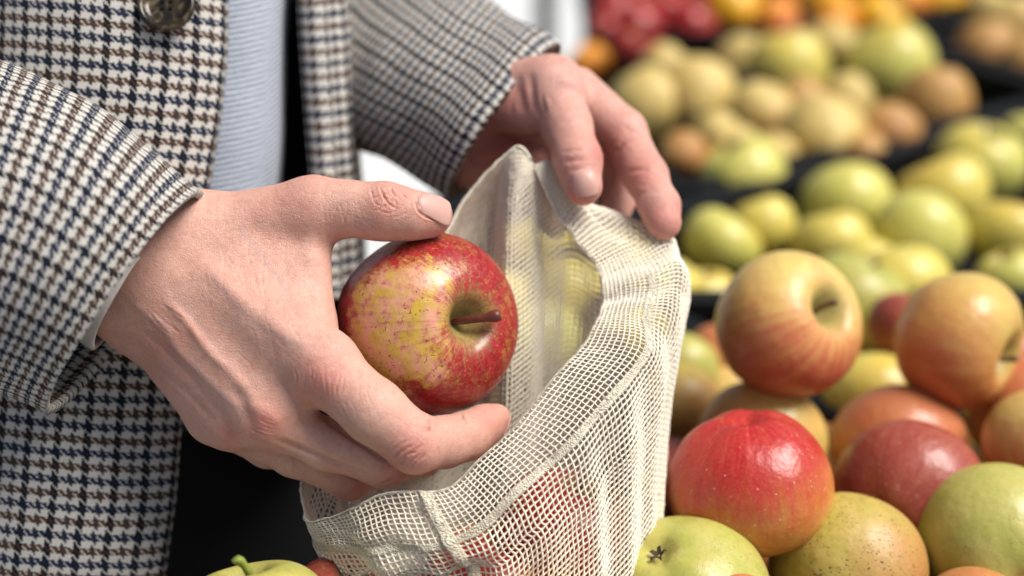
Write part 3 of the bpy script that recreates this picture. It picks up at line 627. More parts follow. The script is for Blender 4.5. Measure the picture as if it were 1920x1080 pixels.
def surface_nets(f, org, vox):
    s = f < 0; nx, ny, nz = f.shape
    acc = np.zeros((nx-1, ny-1, nz-1, 3), np.float32); cnt = np.zeros((nx-1, ny-1, nz-1), np.float32)
    def sl(dx, dy, dz): return (slice(dx, nx-1+dx), slice(dy, ny-1+dy), slice(dz, nz-1+dz))
    for ax in range(3):
        for o1 in (0, 1):
            for o2 in (0, 1):
                a = [0, 0, 0]; oth = [k for k in range(3) if k != ax]; a[oth[0]] = o1; a[oth[1]] = o2; b = list(a); b[ax] = 1
                fa, fb = f[sl(*a)], f[sl(*b)]; m = (fa < 0) != (fb < 0)
                t = np.where(m, fa / np.where(m, fa - fb, 1), 0)
                for c in range(3): acc[..., c] += np.where(m, a[c] + (t if c == ax else 0), 0)
                cnt += m
    cell = cnt > 0; idx = -np.ones(cell.shape, np.int64); idx[cell] = np.arange(cell.sum())
    ijk = np.argwhere(cell); V = (ijk + acc[cell] / cnt[cell][:, None]) * vox + org
    Fs = []
    for ax in range(3):
        a = f[tuple(slice(0, n-1) if k == ax else slice(1, n-1) for k, n in enumerate(f.shape))] < 0
        b = f[tuple(slice(1, n) if k == ax else slice(1, n-1) for k, n in enumerate(f.shape))] < 0
        for flip, m in ((False, a & ~b), (True, ~a & b)):
            q = np.argwhere(m); oth = [k for k in range(3) if k != ax]
            q = q.copy(); q[:, oth[0]] += 1; q[:, oth[1]] += 1
            cs = []
            for d1, d2 in ((-1, -1), (0, -1), (0, 0), (-1, 0)):
                r = q.copy(); r[:, oth[0]] += d1; r[:, oth[1]] += d2; cs.append(idx[r[:, 0], r[:, 1], r[:, 2]])
            fcs = np.stack(cs, 1)
            if flip ^ (ax == 1): fcs = fcs[:, ::-1]
            Fs.append(fcs)
    return V, np.concatenate(Fs)
class Field:
    def __init__(s, lo, hi, vox):
        s.o = np.array(lo, np.float32); s.v = vox; s.n = np.ceil((np.array(hi) - s.o) / vox).astype(int) + 1
    def new(s): return np.full(tuple(s.n), 30.0, np.float32)
    def add(s, f, prim, k):
        """prim = list of (centre, radius) control balls; cone for 2, triangle for 3"""
        pts = np.array([c for c, r in prim]); rr = max(r for c, r in prim) + k + 3
        i0 = np.maximum(np.floor((pts.min(0) - rr - s.o) / s.v).astype(int), 0); i1 = np.minimum(np.ceil((pts.max(0) + rr - s.o) / s.v).astype(int) + 1, s.n)
        if (i1 <= i0).any(): return
        ax = [s.o[c] + s.v * np.arange(i0[c], i1[c]) for c in range(3)]
        p = np.stack(np.meshgrid(*ax, indexing='ij'), -1).astype(np.float32)
        (a, ra), (b, rb) = prim[0], prim[1]
        d = sd_cone(p, a, ra, b, rb) if len(prim) == 2 else sd_tri(p, a, b, prim[2][0], ra, rb, prim[2][1])
        sl = tuple(slice(i0[c], i1[c]) for c in range(3)); f[sl] = smin(f[sl], d.astype(np.float32), k)
def H(px, py, d, r): return (C(px, py, d) * 1000, r)
def chain(fld, joints, k):
    f = fld.new()
    for a, b in zip(joints[:-1], joints[1:]): fld.add(f, [a, b], k)
    return f
def vert_normals(V, Fs):
    a = V[Fs[:, 2]] - V[Fs[:, 0]]; b = V[Fs[:, 3]] - V[Fs[:, 1]]; fn = np.cross(a, b); N = np.zeros_like(V)
    for k in range(4): 
        for c in range(3): N[:, c] += np.bincount(Fs[:, k], fn[:, c], len(V))
    return N / (np.linalg.norm(N, axis=1, keepdims=True) + 1e-9)
def laplace(V, Fs, it, lam=.5):
    e = np.concatenate([Fs[:, [0, 1]], Fs[:, [1, 2]], Fs[:, [2, 3]], Fs[:, [3, 0]]]); n = len(V)
    deg = np.bincount(e[:, 0], minlength=n) + np.bincount(e[:, 1], minlength=n) + 1e-9
    for _ in range(it):
        A = np.stack([np.bincount(e[:, 0], V[e[:, 1], c], n) + np.bincount(e[:, 1], V[e[:, 0], c], n) for c in range(3)], 1) / deg[:, None]
        V = V + lam * (A - V)
    return V
def px_of(V):
    d = -V[:, 2] / 1000; return np.stack([V[:, 0] / 1000 / d * F + 960, 540 - V[:, 1] / 1000 / d * F], 1)
def curve_disp(V, N, curves, zmin=None):
    """real relief: each curve (picture points, height mm, width px, extra) raises or sinks the skin near it on the side that faces it"""
    q = px_of(V); out = np.zeros(len(V)); face = np.clip((N @ np.array([0, 0, 1.0]) - .05) * 4, 0, 1)
    for pts, h, wd in curves:
        pts = spline(np.array(pts, float), max(6, len(pts) * 5)); lo = pts.min(0) - 4*wd; hi = pts.max(0) + 4*wd
        m = np.where((q[:, 0] > lo[0]) & (q[:, 0] < hi[0]) & (q[:, 1] > lo[1]) & (q[:, 1] < hi[1]))[0]
        if not len(m): continue
        best = np.full(len(m), 1e9); par = np.zeros(len(m)); n = len(pts)
        for i in range(n - 1):
            a, b = pts[i], pts[i+1]; ba = b - a; t = np.clip(((q[m] - a) @ ba) / (ba @ ba + 1e-9), 0, 1)
            dd = np.linalg.norm(q[m] - a - t[:, None] * ba, axis=1); u = dd < best; best[u] = dd[u]; par[u] = (i + t[u]) / (n - 1)
        taper = np.clip(np.minimum(par, 1 - par) * 5, .15, 1)
        x = best / wd; gsn = np.exp(-x*x)
        if h < 0 and wd < 6: gsn = gsn - .35 * np.exp(-((x - 2.0) / .9) ** 2)
        mod = np.clip(.75 + 1.1 * noise3(V[m], 3.0, int(abs(pts[0][0] * 7 + pts[0][1])) % 9999, 2), .05, 1.6) if wd < 6 else 1.0
        out[m] += h * gsn * taper * mod
    return V + N * (out * face)[:, None]
def flush_attr(V, spots):
    q = px_of(V); f = np.zeros(len(V))
    for (x, y, r, s) in spots: f = np.maximum(f, s * np.exp(-((q[:, 0]-x)**2 + (q[:, 1]-y)**2) / (r*r)))
    return f

def wrinkles(cx, cy, ang, length, n, gap, h, w, seed, curve=.15):
    """n nearly parallel creases centred on (cx,cy); ang = direction of each crease in degrees (picture)"""
    rs = np.random.RandomState(seed); out = []; 
    for i in range(n):
        a = R(ang + rs.uniform(-16, 16)); t = np.array([math.cos(a), math.sin(a)]); s = np.array([-t[1], t[0]])
        o = (i - (n-1)/2) * gap + rs.uniform(-.25, .25) * gap; L = length * rs.uniform(.5, 1.0); c0 = np.array([cx, cy]) + s * o + t * rs.uniform(-.15, .15) * length
        out.append(([tuple(c0 + t * L * u + s * (curve * L * (u*u*4 - 1) * .25 * np.sign(o + .01)) + s * rs.uniform(-.5, .5) * gap * .3) for u in (-.5, -.2, .1, .5)], h * rs.uniform(.5, 1.1), w))
    return out

def subdivide(V, Fs):
    n = len(V); e = np.concatenate([Fs[:, [0, 1]], Fs[:, [1, 2]], Fs[:, [2, 3]], Fs[:, [3, 0]]]); e = np.sort(e, 1)
    key, inv = np.unique(e[:, 0] * n + e[:, 1], return_inverse=True); inv = inv.ravel(); a, b = key // n, key % n
    mid = (V[a] + V[b]) / 2; cen = V[Fs].mean(1); m = len(Fs); E = [n + inv[i*m:(i+1)*m] for i in range(4)]; c = n + len(key) + np.arange(m)
    Q = np.concatenate([np.stack([Fs[:, 0], E[0], c, E[3]], 1), np.stack([Fs[:, 1], E[1], c, E[0]], 1), np.stack([Fs[:, 2], E[2], c, E[1]], 1), np.stack([Fs[:, 3], E[3], c, E[2]], 1)])
    return np.concatenate([V, mid, cen]), Q
def near_hand():
    fld = Field((-205, -108, -690), (12, 62, -545), .85)
    palm = fld.new(); A = lambda *p, k=9: fld.add(palm, [H(*q) for q in p], k)
    # metacarpals and the filling between them
    A((330, 470, .602, 15), (606, 684, .579, 13.0)); A((300, 515, .598, 15), (505, 778, .586, 11.5)); A((275, 560, .600, 14), (438, 795, .594, 10)); A((258, 592, .608, 12), (395, 782, .606, 9.3))
    A((320, 490, .603, 15), (606, 680, .581, 12), (505, 775, .588, 11)); A((290, 540, .602, 14), (505, 775, .588, 11), (420, 790, .600, 10))
    # thumb side
    A((385, 438, .604, 15.5), (588, 392, .602, 12.8), k=12); A((300, 500, .604, 16), (400, 450, .606, 16), (560, 600, .596, 12), k=10)
    A((420, 450, .604, 13), (572, 425, .604, 10), (574, 600, .592, 10.5), k=8); A((574, 440, .606, 8.5), (572, 620, .592, 11), (590, 560, .606, 6), k=6)
    # heel of the thumb and palm on the far side
    A((330, 520, .625, 18), (540, 560, .625, 12), (480, 740, .620, 12), k=12)
    # forearm
    A((300, 508, .606, 24), (150, 470, .612, 25), k=16); A((345, 440, .604, 17), (255, 592, .606, 14), (150, 470, .612, 24), k=12); A((150, 470, .612, 25), (-80, 390, .625, 30), k=10)
    # thumb
    A((588, 392, .602, 12.5), (655, 391, .600, 10.8), k=8); A((655, 391, .600, 10.8), (722, 396, .598, 11.3), k=6); A((722, 395, .598, 11.3), (770, 402, .598, 10), k=5); A((765, 402, .598, 9.8), (812, 402, .602, 8.3), k=4)
    A((700, 402, .600, 10), (800, 411, .604, 8), k=4)
    fs = []
    fs.append(chain(fld, [H(606, 690, .579, 13.6), H(702, 772, .573, 12.6), H(778, 832, .577, 11.6), H(835, 829, .590, 10.2), H(876, 817, .600, 9.8), H(908, 797, .607, 8.3), H(931, 784, .611, 6.2)], 4))
    fs.append(chain(fld, [H(505, 782, .588, 11.2), H(615, 834, .591, 10.2), H(718, 866, .590, 10.0), H(790, 850, .625, 9.5), H(850, 800, .655, 8)], 4))
    fs.append(chain(fld, [H(440, 797, .600, 9.0), H(550, 853, .606, 8.8), H(655, 897, .608, 8.6), H(725, 870, .635, 8.5), H(775, 810, .66, 7.5)], 4))
    fs.append(chain(fld, [H(395, 785, .607, 9.2), H(500, 840, .618, 8.0), H(580, 860, .626, 7.8), H(650, 850, .655, 7.5), H(700, 800, .67, 7)], 4))
    u = fs[0]
    for f in fs[1:]: u = smin(u, f, .9)
    f = smin(palm, u, 5.0)
    # thumb and fingers must not sink into the apple: keep the skin outside it
    V, Fs = surface_nets(f, fld.o, fld.v); V = laplace(V, Fs, 3); 
    N = vert_normals(V, Fs)
    if (N[:, 2] * (V[:, 2] - V[:, 2].mean())).mean() < 0: Fs = Fs[:, ::-1]; N = -N
    V, Fs = subdivide(V, Fs); V = laplace(V, Fs, 2, .4); N = vert_normals(V, Fs)
    B = []  # broad forms first
    B += [([(350, 470), (450, 560), (590, 670)], .7, 16), ([(300, 540), (380, 640), (490, 760)], .8, 12), ([(235, 560), (306, 613), (336, 661), (409, 733), (451, 775)], .5, 9), ([(300, 560), (350, 600), (390, 660), (440, 700)], .35, 8),
          ([(236, 640), (300, 690), (360, 745), (412, 800)], -.8, 6), ([(250, 610), (310, 655), (370, 715), (425, 790)], -.6, 6), ([(440, 420), (520, 440), (590, 470)], -.7, 26), ([(560, 470), (590, 540), (600, 600)], -.6, 20),
          ([(520, 700), (545, 745), (590, 778)], -1.1, 16), ([(430, 720), (455, 760), (480, 830)], -.9, 13), ([(400, 745), (420, 790), (430, 828)], -.6, 9), ([(470, 560), (500, 640), (530, 690)], -.5, 22), ([(455, 755), (500, 775), (530, 800)], .8, 14), ([(590, 680), (612, 712), (640, 735)], .7, 22)]
    V = curve_disp(V, N, B); N = vert_normals(V, Fs)
    D = []
    D += [([(735, 863), (748, 850), (776, 833)], -.55, 2.4), ([(747, 876), (762, 857), (792, 834)], -.7, 2.6), ([(768, 881), (785, 862), (801, 848)], -.5, 2.4), ([(726, 850), (742, 840), (762, 824)], -.3, 2.2), ([(752, 862), (770, 850), (783, 850)], -.3, 2),
          ([(797, 773), (803, 790), (801, 812)], -.8, 3), ([(819, 835), (823, 850), (820, 868)], -.25, 2.4), ([(862, 776), (872, 794), (880, 808)], -.5, 2.8), ([(868, 775), (884, 792), (888, 800)], -.2, 2.2)]
    D += [([(590, 768), (650, 812), (705, 850), (752, 880)], -1.3, 6.5), ([(515, 824), (600, 857), (660, 884), (705, 903)], -1.9, 6.5), ([(798, 772), (804, 790), (800, 812)], -.8, 4.5), ([(862, 776), (872, 794), (876, 806)], -.5, 4)]
    D += wrinkles(600, 720, 100, 62, 9, 11, -.26, 2.0, 1) + wrinkles(665, 760, 70, 45, 6, 11, -.14, 2.0, 2) + wrinkles(495, 800, 25, 50, 5, 8, -.26, 2.0, 3) + wrinkles(430, 812, 20, 40, 4, 7, -.18, 1.8, 4)
    D += wrinkles(728, 884, -35, 42, 4, 10, -.40, 2.2, 5) + wrinkles(668, 912, -25, 40, 4, 8, -.35, 2.0, 6) + wrinkles(775, 850, -48, 55, 5, 10, -.30, 2.0, 7)
    D += [([(694, 350), (700, 372), (708, 388)], -.42, 2.2), ([(712, 349), (718, 366), (731, 384), (746, 392)], -.5, 2.2), ([(731, 350), (738, 364), (755, 378)], -.45, 2.2), ([(748, 356), (757, 368), (771, 374)], -.3, 2),
          ([(694, 372), (712, 368), (728, 358)], -.3, 1.8), ([(703, 396), (724, 386), (739, 372)], -.32, 1.8), ([(722, 402), (741, 396), (760, 384)], -.28, 1.8), ([(736, 408), (752, 404), (768, 396)], -.22, 1.8), ([(716, 360), (722, 376), (719, 392)], -.25, 1.8), ([(740, 372), (742, 384), (736, 398)], -.25, 1.8)]
    D += wrinkles(728, 378, 20, 34, 6, 8, -.22, 1.8, 41) + wrinkles(730, 380, 115, 40, 5, 9, -.22, 1.8, 42) + wrinkles(520, 640, 60, 120, 6, 26, -.10, 2.4, 43) + wrinkles(460, 520, 75, 140, 6, 30, -.09, 2.6, 44) + wrinkles(640, 800, 60, 50, 6, 13, -.12, 2, 45) + wrinkles(580, 870, 50, 40, 6, 14, -.12, 2, 46)
    D += wrinkles(640, 400, 95, 60, 7, 12, -.13, 2.0, 9) + wrinkles(640, 640, 115, 50, 6, 9, -.12, 2, 10) + wrinkles(300, 610, 45, 90, 7, 11, -.14, 2.2, 11) + wrinkles(690, 420, 20, 60, 4, 7, -.16, 2, 12)
    D += [([(781, 366), (779, 380), (785, 396), (802, 408), (826, 412)], -.7, 2.4)]
    D = [(p_, h_ * .95, max(w_, 2.1)) for p_, h_, w_ in D]
    V = curve_disp(V, N, D)
    V = V + vert_normals(V, Fs) * (noise3(V, 7.0, 3, 3) * .22)[:, None]
    fl = np.zeros(len(V)); 
    fl = flush_attr(V, [(600, 715, 50, .75), (495, 795, 38, .9), (775, 845, 48, .7), (430, 815, 28, .8), (725, 385, 40, .55), (925, 790, 32, .55), (818, 405, 26, .7), (660, 915, 38, .6), (730, 885, 30, .6), (300, 660, 80, .35), (540, 380, 70, .25), (700, 640, 40, .3)])
    return V / 1000, Fs, fl
def far_hand():
    H2 = lambda px, py, d, r: H(px, py, d - .055, r * .922)
    fld = Field((-95, 10, -845), (105, 150, -605), 1.0)
    palm = fld.new(); A = lambda *p, k=9: fld.add(palm, [H2(*q) for q in p], k)
    A((915, 175, .760, 20), (770, 100, .835, 23), k=14); A((770, 100, .835, 23), (560, -60, .93, 28), k=10)
    # ball of the thumb
    A((920, 150, .745, 13), (1035, 168, .728, 14.5), k=10); A((905, 190, .742, 14), (990, 205, .730, 13), (1035, 170, .730, 14), k=8)
    # palm below the fold
    A((890, 275, .765, 15), (985, 300, .760, 14), (1000, 260, .775, 14), k=8); A((870, 230, .765, 15), (880, 310, .765, 13), k=9); A((920, 170, .765, 18), (1080, 190, .765, 14), (1000, 290, .775, 13), k=9)
    # thumb
    A((1035, 165, .728, 15), (1062, 235, .715, 12.3), k=8); A((1062, 235, .715, 12.2), (1083, 300, .702, 11.6), k=5); A((1083, 300, .702, 11.6), (1094, 350, .696, 9.3), k=4)
    fs = [chain(fld, [H2(1080, 172, .750, 13.5), H2(1168, 248, .740, 12.0), H2(1210, 330, .722, 10.8), H2(1236, 385, .708, 9.9), H2(1245, 418, .702, 8.6)], 4),
          chain(fld, [H2(1075, 210, .768, 13), H2(1130, 285, .765, 11.5), H2(1170, 345, .758, 10.5), H2(1150, 400, .748, 9)], 4),
          chain(fld, [H2(1020, 270, .775, 12), H2(1080, 340, .78, 10.5), H2(1090, 400, .765, 9)], 4),
          chain(fld, [H2(960, 300, .775, 11), H2(1010, 370, .78, 9.5), H2(1040, 420, .77, 8)], 4)]
    u = fs[0]
    for f in fs[1:]: u = smin(u, f, 1.5)
    f = smin(palm, u, 6.0); V, Fs = surface_nets(f, fld.o, fld.v); V = laplace(V, Fs, 3); N = vert_normals(V, Fs)
    if (N[:, 2] * (V[:, 2] - V[:, 2].mean())).mean() < 0: Fs = Fs[:, ::-1]; N = -N
    D = [([(872, 212), (930, 238), (990, 262), (1030, 275)], -2.2, 9), ([(970, 135), (975, 180), (985, 215)], -.9, 8), ([(993, 130), (1000, 180), (1020, 235)], -1.0, 8), ([(1040, 235), (1075, 225), (1105, 218)], -.4, 4), ([(1150, 285), (1172, 268), (1190, 262)], -.7, 5), ([(1160, 330), (1190, 320), (1225, 318)], -.5, 4), ([(1182, 375), (1210, 362), (1245, 358)], -.4, 4), ([(1062, 305), (1082, 298), (1105, 298)], -.4, 4), ([(870, 300), (930, 305)], -.6, 5)]
    D += wrinkles(1188, 240, 40, 50, 4, 10, -.5, 3, 31) + wrinkles(1225, 345, 15, 55, 4, 10, -.4, 3, 32) + wrinkles(1080, 300, 0, 60, 4, 12, -.45, 3, 33) + wrinkles(1000, 190, 85, 80, 5, 18, -.5, 4, 34) + wrinkles(1150, 280, -15, 50, 3, 12, -.6, 4, 35) + [([(1040, 150), (1085, 160), (1105, 200)], .8, 10)]
    V = curve_disp(V, N, D); V = V + vert_normals(V, Fs) * (noise3(V, 9.0, 4, 2) * .25)[:, None]
    fl = flush_attr(V, [(930, 290, 70, .9), (1140, 280, 40, .8), (1245, 410, 40, .6), (1095, 370, 30, .7), (1080, 300, 30, .4), (960, 190, 40, .4), (1200, 330, 40, .5)])
    return V / 1000, Fs, fl
V1, F1, A1 = near_hand(); V2, F2, A2 = far_hand()
# torso, upper arms and legs under the clothes, one mesh with the hands
def loft(rings, n=28):
    V, Fc = [], []
    for (x, y, z, rx, ry) in rings:
        for k in range(n): a = 2*math.pi*k/n; V.append((x + rx*math.cos(a), y + ry*math.sin(a), z))
    for i in range(len(rings)-1):
        for k in range(n): k2 = (k+1) % n; Fc.append((i*n+k, i*n+k2, (i+1)*n+k2, (i+1)*n+k))
    return V, Fc
TX, TY = -.30, .86
tv, tf = loft([(TX, TY, .80, .02, .02), (TX, TY, .82, .15, .09), (TX, TY, .95, .15, .10), (TX, TY, 1.1, .135, .09), (TX, TY, 1.3, .16, .10), (TX, TY, 1.45, .17, .09), (TX, TY, 1.5, .06, .055), (TX, TY, 1.56, .055, .055), (TX, TY, 1.57, .01, .01)])
body_v = np.concatenate([toW(V1), toW(V2), np.array(tv)]); nf1 = len(V1); nf2 = nf1 + len(V2)
body_f = [tuple(f) for f in F1] + [tuple(f + nf1) for f in F2] + [tuple(i + nf2 for i in f) for f in tf]
person = mesh_obj('person', body_v, body_f, M['skin'])
VE = []
for VV, spots in ((V1, [[(235, 560), (306, 613), (336, 661), (409, 733), (451, 775)], [(330, 560), (400, 640), (440, 700)], [(450, 430), (520, 520), (560, 590)], [(400, 520), (470, 600), (560, 650)]]), (V2, [])):
    q_ = px_of(VV * 1000); f_ = np.zeros(len(VV))
    for sp_ in spots:
        pt = spline(np.array(sp_, float), 60); lo, hi = pt.min(0) - 20, pt.max(0) + 20
        mm = np.where((q_[:, 0] > lo[0]) & (q_[:, 0] < hi[0]) & (q_[:, 1] > lo[1]) & (q_[:, 1] < hi[1]))[0]
        for a0 in range(0, len(mm), 20000):
            m_ = mm[a0:a0+20000]; dd = np.sqrt(((q_[m_][:, None] - pt[None]) ** 2).sum(-1)).min(1); f_[m_] = np.maximum(f_[m_], np.exp(-(dd / 7.0) ** 2))
    VE.append(f_)
av = person.data.attributes.new('vein', 'FLOAT', 'POINT'); av.data.foreach_set('value', np.concatenate(VE + [np.zeros(len(tv))]).astype(np.float32))
at_ = person.data.attributes.new('flush', 'FLOAT', 'POINT'); at_.data.foreach_set('value', np.concatenate([A1, A2, np.zeros(len(tv))]).astype(np.float32))
person.data.materials.append(M['skin_far']); mi = np.zeros(len(body_f), np.int32); mi[len(F1):] = 1; person.data.polygons.foreach_set('material_index', mi)
tag(person, 'person in houndstooth coat and blue knit holding an apple and a net bag', 'person')

# fingernails
def nail(Vh, px, py, d, ax, up, L, wd, rise=.00035):
    """plate laid on the finger: ax = towards the fingertip, up = outward normal (camera axes); Vh = skin points"""
    c0 = C(px, py, d); a = np.array(ax, float); a /= np.linalg.norm(a); u = np.array(up, float); u -= a * (u @ a); u /= np.linalg.norm(u); s = np.cross(a, u)
    q = Vh - c0; A_, S_, U_ = q @ a, q @ s, q @ u; near = (np.abs(A_) < L * 1.6) & (np.abs(S_) < wd * 1.6) & (U_ > -.014) & (U_ < .012); A_, S_, U_ = A_[near], S_[near], U_[near]
    # smooth quadratic surface through the outermost skin points
    cell = {}
    for x, y, z in zip(A_, S_, U_):
        k_ = (round(x / .0008), round(y / .0008)); cell[k_] = max(cell.get(k_, (-1, 0, 0))[0:1] + (0,), (z, 0))[0:1] + (x, y) if k_ not in cell or z > cell[k_][0] else cell[k_]
    pts = np.array([(c[1], c[2], c[0]) for c in cell.values()]); x, y, z = pts.T; sel = (np.abs(x) < L * 1.05) & (np.abs(y) < wd * 1.0); x, y, z = x[sel], y[sel], z[sel]
    B_ = np.stack([np.ones_like(x), x, y, x*y, x*x, y*y, y**4 / wd**2], 1); co = np.linalg.lstsq(B_, z, rcond=None)[0]
    n, m = 22, 20; V = []
    for i in range(n):
        t = -1 + 2*i/(n-1)
        for j in range(m):
            w_ = -1 + 2*j/(m-1); rr = math.sqrt(max(0, 1 - abs(t)**5 * .45)) * (1 - .10 * max(0, -t)); X_ = t * (1 - .10 * w_*w_) * L; Y_ = w_ * wd * rr
            h = float(np.array([1, X_, Y_, X_*Y_, X_*X_, Y_*Y_, Y_**4 / wd**2]) @ co)
            edge = rise * (1 - .9 * abs(w_)**4) - (.0005 if t < -.9 else 0)
            V.append(c0 + a * X_ + s * Y_ + u * (h + edge))
    o = mesh_obj('fingernail', toW(np.array(V)), grid_faces(n, m), M['nail'], person); sd_ = o.modifiers.new('thickness', 'SOLIDIFY'); sd_.thickness = .0005; sd_.offset = 0
    return o
k = NT('fingernail'); g = k.n('TexCoord').outputs['Object']
M['nail'] = k.set(Base_Color=k.mix(k.noise(g, 200, 2), (.57, .30, .25), (.62, .37, .31)), Roughness=.44, Subsurface_Weight=.3, Subsurface_Radius=(1, .5, .4), Subsurface_Scale=.002)
nail(V1, 815, 386, .5944, (1, .0, -.02), (0, .50, .86), .0068, .0060)
nail(V1, 940, 789, .612, (.80, .50, -.15), (.62, -.70, .15), .0045, .0042)
nail(V2, 1102, 342, .632, (.16, -.98, .02), (.32, .0, .95), .0062, .0056, .0009)

# ---------------------------------------------------------------- clothes
def sheet(name, ctrl, nu, nv, mat, closed=False, th=.0035, parent=person, shear=0.0, wr=.0015, seed=1, uvflip=False, uvrot=0.0, wscale=.05):
    g = net(ctrl, nu, nv, closed); N = grid_normals(g, closed)
    g = g + N * (noise3(g.reshape(-1, 3), wscale, seed, 3).reshape(g.shape[:2]) * wr)[..., None]
    mu = g[:, nv//2]; mv = g[nu//2 if not closed else 0]
    U = np.concatenate([[0], np.cumsum(np.linalg.norm(np.diff(mu, axis=0), axis=1))])
    Vv = np.concatenate([np.zeros((nu, 1)), np.cumsum(np.linalg.norm(np.diff(g, axis=1), axis=2), axis=1)], 1)
    Vv = Vv - Vv[:, nv//2:nv//2+1] + 1
    uu = np.repeat(U[:, None], nv, 1)
    if closed: Vv = np.repeat(Vv.mean(0, keepdims=True), nu, 0)
    a = uu; b = Vv + shear * uu
    if uvrot: a, b = a*math.cos(uvrot) - b*math.sin(uvrot), a*math.sin(uvrot) + b*math.cos(uvrot)
    uv = np.stack([a, b], -1)
    fc = grid_faces(nu, nv, closed)
    if closed:      # duplicate the seam column so the pattern does not smear across it
        g = np.concatenate([g, g[:1]]); P_ = 2*math.pi; per = U[-1] + np.linalg.norm(mu[0]-mu[-1]); per = round(per / (16*.0008)) * 16*.0008
        last = uv[:1].copy(); last[..., 0] = per; uv[..., 0] *= per / (U[-1] + np.linalg.norm(mu[0]-mu[-1])); uv = np.concatenate([uv, last]); fc = grid_faces(nu+1, nv)
    o = mesh_obj(name, toW(g.reshape(-1, 3)), fc, mat, parent, uvs=uv.reshape(-1, 2))
    if th: s = o.modifiers.new('thickness', 'SOLIDIFY'); s.thickness = th; s.offset = 0
    return o
# front panel of the coat at the left
rows = [(-900, 430), (-500, 427), (-100, 424), (150, 417), (350, 388), (550, 360), (770, 334), (930, 322), (1080, 303), (1400, 270)]
cols = []
for off, dd in ((0, .655), (14, .648), (70, .640), (170, .634), (290, .634), (420, .645), (560, .68), (700, .76), (720, .90), (600, 1.05)):
    cols.append([(x - off, y, dd + (.0 if y < 1100 else .03)) for y, x in rows])
coat = sheet('coat', cols, 120, 150, M['tweed'], shear=.09, wr=.0014, seed=3, th=.004)
coat['label'] = 'brown, navy and white houndstooth wool coat, hanging open'
# button
def disc_button(c, nrm, r):
    n = 48; prof = [(0, .0012), (.55, .0010), (.70, .0014), (.80, .0030), (.90, .0038), (.97, .0034), (1.0, .0022), (.98, .0004), (.9, 0), (0, 0)]
    V = []
    for (rr, z) in prof:
        for k in range(n): a = 2*math.pi*k/n; V.append((rr*r*math.cos(a), rr*r*math.sin(a), z))
    Fc = [(i*n+k, i*n+(k+1) % n, (i+1)*n+(k+1) % n, (i+1)*n+k) for i in range(len(prof)-1) for k in range(n)]
    k = NT('dark_horn'); g = k.n('TexCoord').outputs['Object']; nz = k.noise(g, 90, 3, .5, 1.5)
    m = k.set(Base_Color=k.ramp(nz, [(.35, (.010, .009, .008)), (.5, (.03, .022, .012)), (.72, (.16, .12, .07))]), Roughness=.2, Coat_Weight=.0, Specular_IOR_Level=.35)
    o = mesh_obj('button', V, Fc, m, coat); o.location = P(*c); o.rotation_euler = axis_q(nrm)
    for dx, dy in ((-1, -1), (1, -1), (1, 1), (-1, 1)):
        v, f = tube([(dx*.0017, dy*.0017, .0006), (dx*.0017, dy*.0017, .00145)], .00085, 12); h = mesh_obj('button_hole', v, f, M['black'], o)
    return o
disc_button((313, 12, .6335), (.05, .25, .97), PXM(53, .64))
# far front panel with the lapel edge
cols = []
for off, dd in ((0, .712), (8, .705), (38, .704), (44, .709), (74, .716), (86, .76), (80, .86), (60, 1.0)):
    cols.append([(x + off, y, dd) for y, x in ((-900, 540), (-400, 548), (-100, 558), (100, 570), (250, 580), (400, 590), (560, 596))])
pn = sheet('coat_front', cols, 60, 150, M['tweed'], shear=.03, wr=.001, seed=5, th=.004, parent=coat); pn['label'] = 'far front edge of the coat with a stitched border'
# back of the coat closing the body
cols = [[(120, y, 1.02) for y in (-900, -300, 300, 560)], [(350, y, 1.08) for y in (-900, -300, 300, 560)], [(560, y, 1.0) for y in (-900, -300, 300, 560)], [(640, y, .9) for y in (-900, -300, 300, 560)]]
sheet('coat_back', cols, 30, 40, M['black'], th=.004, parent=coat)
# blue knit
cols = []
for x, dd in ((180, .70), (300, .685), (400, .68), (470, .685), (512, .70), (535, .735), (540, .80), (520, .88)):
    cols.append([(x + (6 if y < 0 else 0) - (0 if y < 200 else (y - 200) * .10), y, dd) for y in (-900, -400, -100, 120, 260, 350, 430)])
kn = sheet('knit_top', cols, 60, 120, M['shirt'], shear=.16, wr=.0025, seed=8, th=.002); kn['label'] = 'pale blue fine knit top with rows of dark blue dashes'
# black layer between knit and coat, trousers
cols = []
for x, dd in ((150, .74), (350, .735), (480, .735), (560, .745), (606, .78), (612, .88), (560, .98), (300, 1.0), (160, .92)):
    cols.append([(x + (y - 300) * (.02 if x > 400 else -.02), y, dd) for y in (-900, -300, 100, 330, 520, 700, 820)])
sheet('dark_vest', cols, 60, 80, M['black'], closed=True, th=.002)
def trousers():
    V, Fc = [], []
    for cx in (-.215, -.40):
        v, f = loft([(cx, .86, .10, .065, .075), (cx, .865, .30, .07, .08), (cx, .87, .60, .085, .095), (cx, .87, .80, .098, .115), (cx, .87, .93, .105, .125), (cx + (.02 if cx < -.3 else -.02), .87, 1.02, .10, .12)], 40); b = len(V); V += v; Fc += [tuple(i+b for i in q) for q in f]
    o = mesh_obj('trousers', V, Fc, M['black'], person); o['label'] = 'plain black trousers'
    for cx in (-.215, -.40):
        v, f = loft([(cx, .83, .04, .045, .12), (cx, .83, .08, .046, .115), (cx, .85, .12, .04, .06), (cx, .86, .15, .035, .05)], 24); mesh_obj('shoe', v, f, M['black'], person)
trousers()

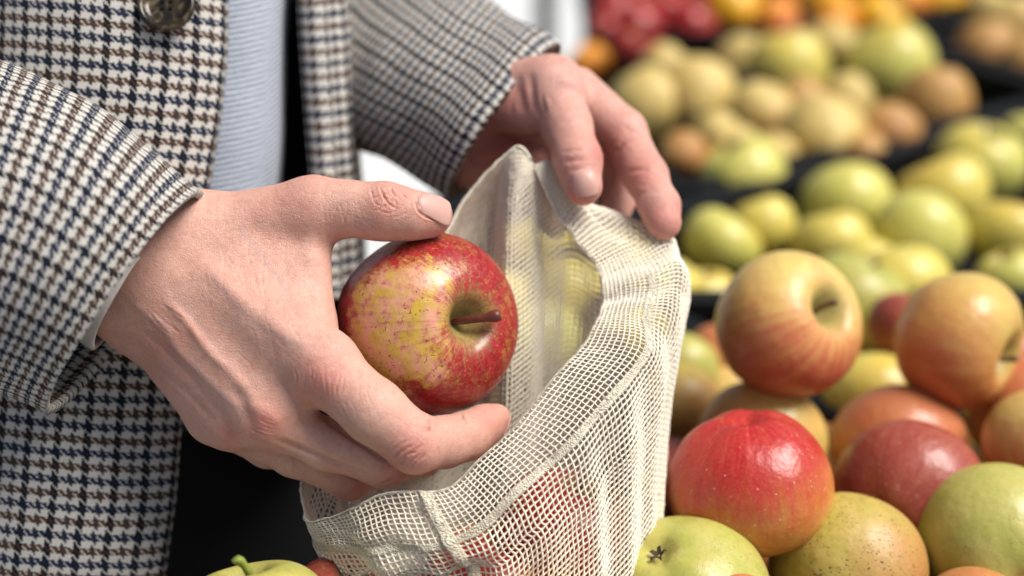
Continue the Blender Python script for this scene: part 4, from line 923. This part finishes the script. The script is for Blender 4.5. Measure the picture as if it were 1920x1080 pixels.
def sleeve(name, rings, nu, nv, wr, seed, label, inner=True):
    """rings: (centre px,py,d, A = half axis in px (dx,dy) and depth (m), B = half axis px (dx,dy) and depth)"""
    K = 14; cols = []
    for k in range(K):
        a = 2*math.pi*k/K; col = []
        for (cx, cy, d, A, B) in rings:
            ca, sa = math.cos(a), math.sin(a); sq = 1.0
            col.append((cx + ca*A[0] + sa*B[0], cy + ca*A[1] + sa*B[1], d + ca*A[2] + sa*B[2]))
        cols.append(col)
    o = sheet(name, cols, nu, nv, M['tweed'], closed=True, wr=wr, seed=seed, th=.0035, parent=coat, wscale=.07); o['label'] = label
    return o, cols
s1, c1 = sleeve('sleeve', [(236, 562, .588, (-139, 200, .004), (30, 16, .044)), (205, 545, .588, (-138, 204, .004), (26, 14, .047)), (140, 505, .588, (-135, 222, .004), (10, 8, .052)), (40, 450, .592, (-110, 255, 0), (0, 5, .056)), (-80, 400, .60, (-90, 270, 0), (0, 0, .062)), (-300, 320, .63, (-80, 280, 0), (0, 0, .07)), (-620, 160, .70, (60, 260, 0), (0, 0, .07)), (-600, -400, .80, (260, 60, 0), (0, 0, .08))],
             130, 190, .0045, 12, 'near sleeve of the coat, wide cuff falling open at the wrist')
s2, c2 = sleeve('sleeve', [(944, 232, .706, (100, -138, .004), (22, 12, .042)), (915, 212, .712, (103, -142, .004), (20, 10, .045)), (850, 165, .732, (110, -140, .004), (0, 0, .052)), (760, 110, .758, (120, -150, 0), (0, 0, .058)), (640, 20, .81, (130, -170, 0), (0, 0, .062)), (540, -120, .84, (160, -160, 0), (0, 0, .066)), (450, -400, .88, (180, -60, 0), (0, 0, .07))],
             110, 150, .008, 15, 'far sleeve of the coat, cuff round the wrist of the bag hand')
# pale lining cuff showing at the near wrist
cols = []
for q in range(14):
    a = 2*math.pi*q/14; ca, sa = math.cos(a), math.sin(a)
    cols.append([(224 - 40*t + ca*(-48) + sa*12, 566 - 26*t + ca*86 + sa*7, .592 + sa*(.031 + .006*t)) for t in (.0, .6, 1.3, 2.2)])
ln = sheet('cuff_lining', cols, 90, 30, M['lining'], closed=True, th=.002, wr=.0012, parent=s1)
print('scene built: hand verts', len(V1), len(V2))
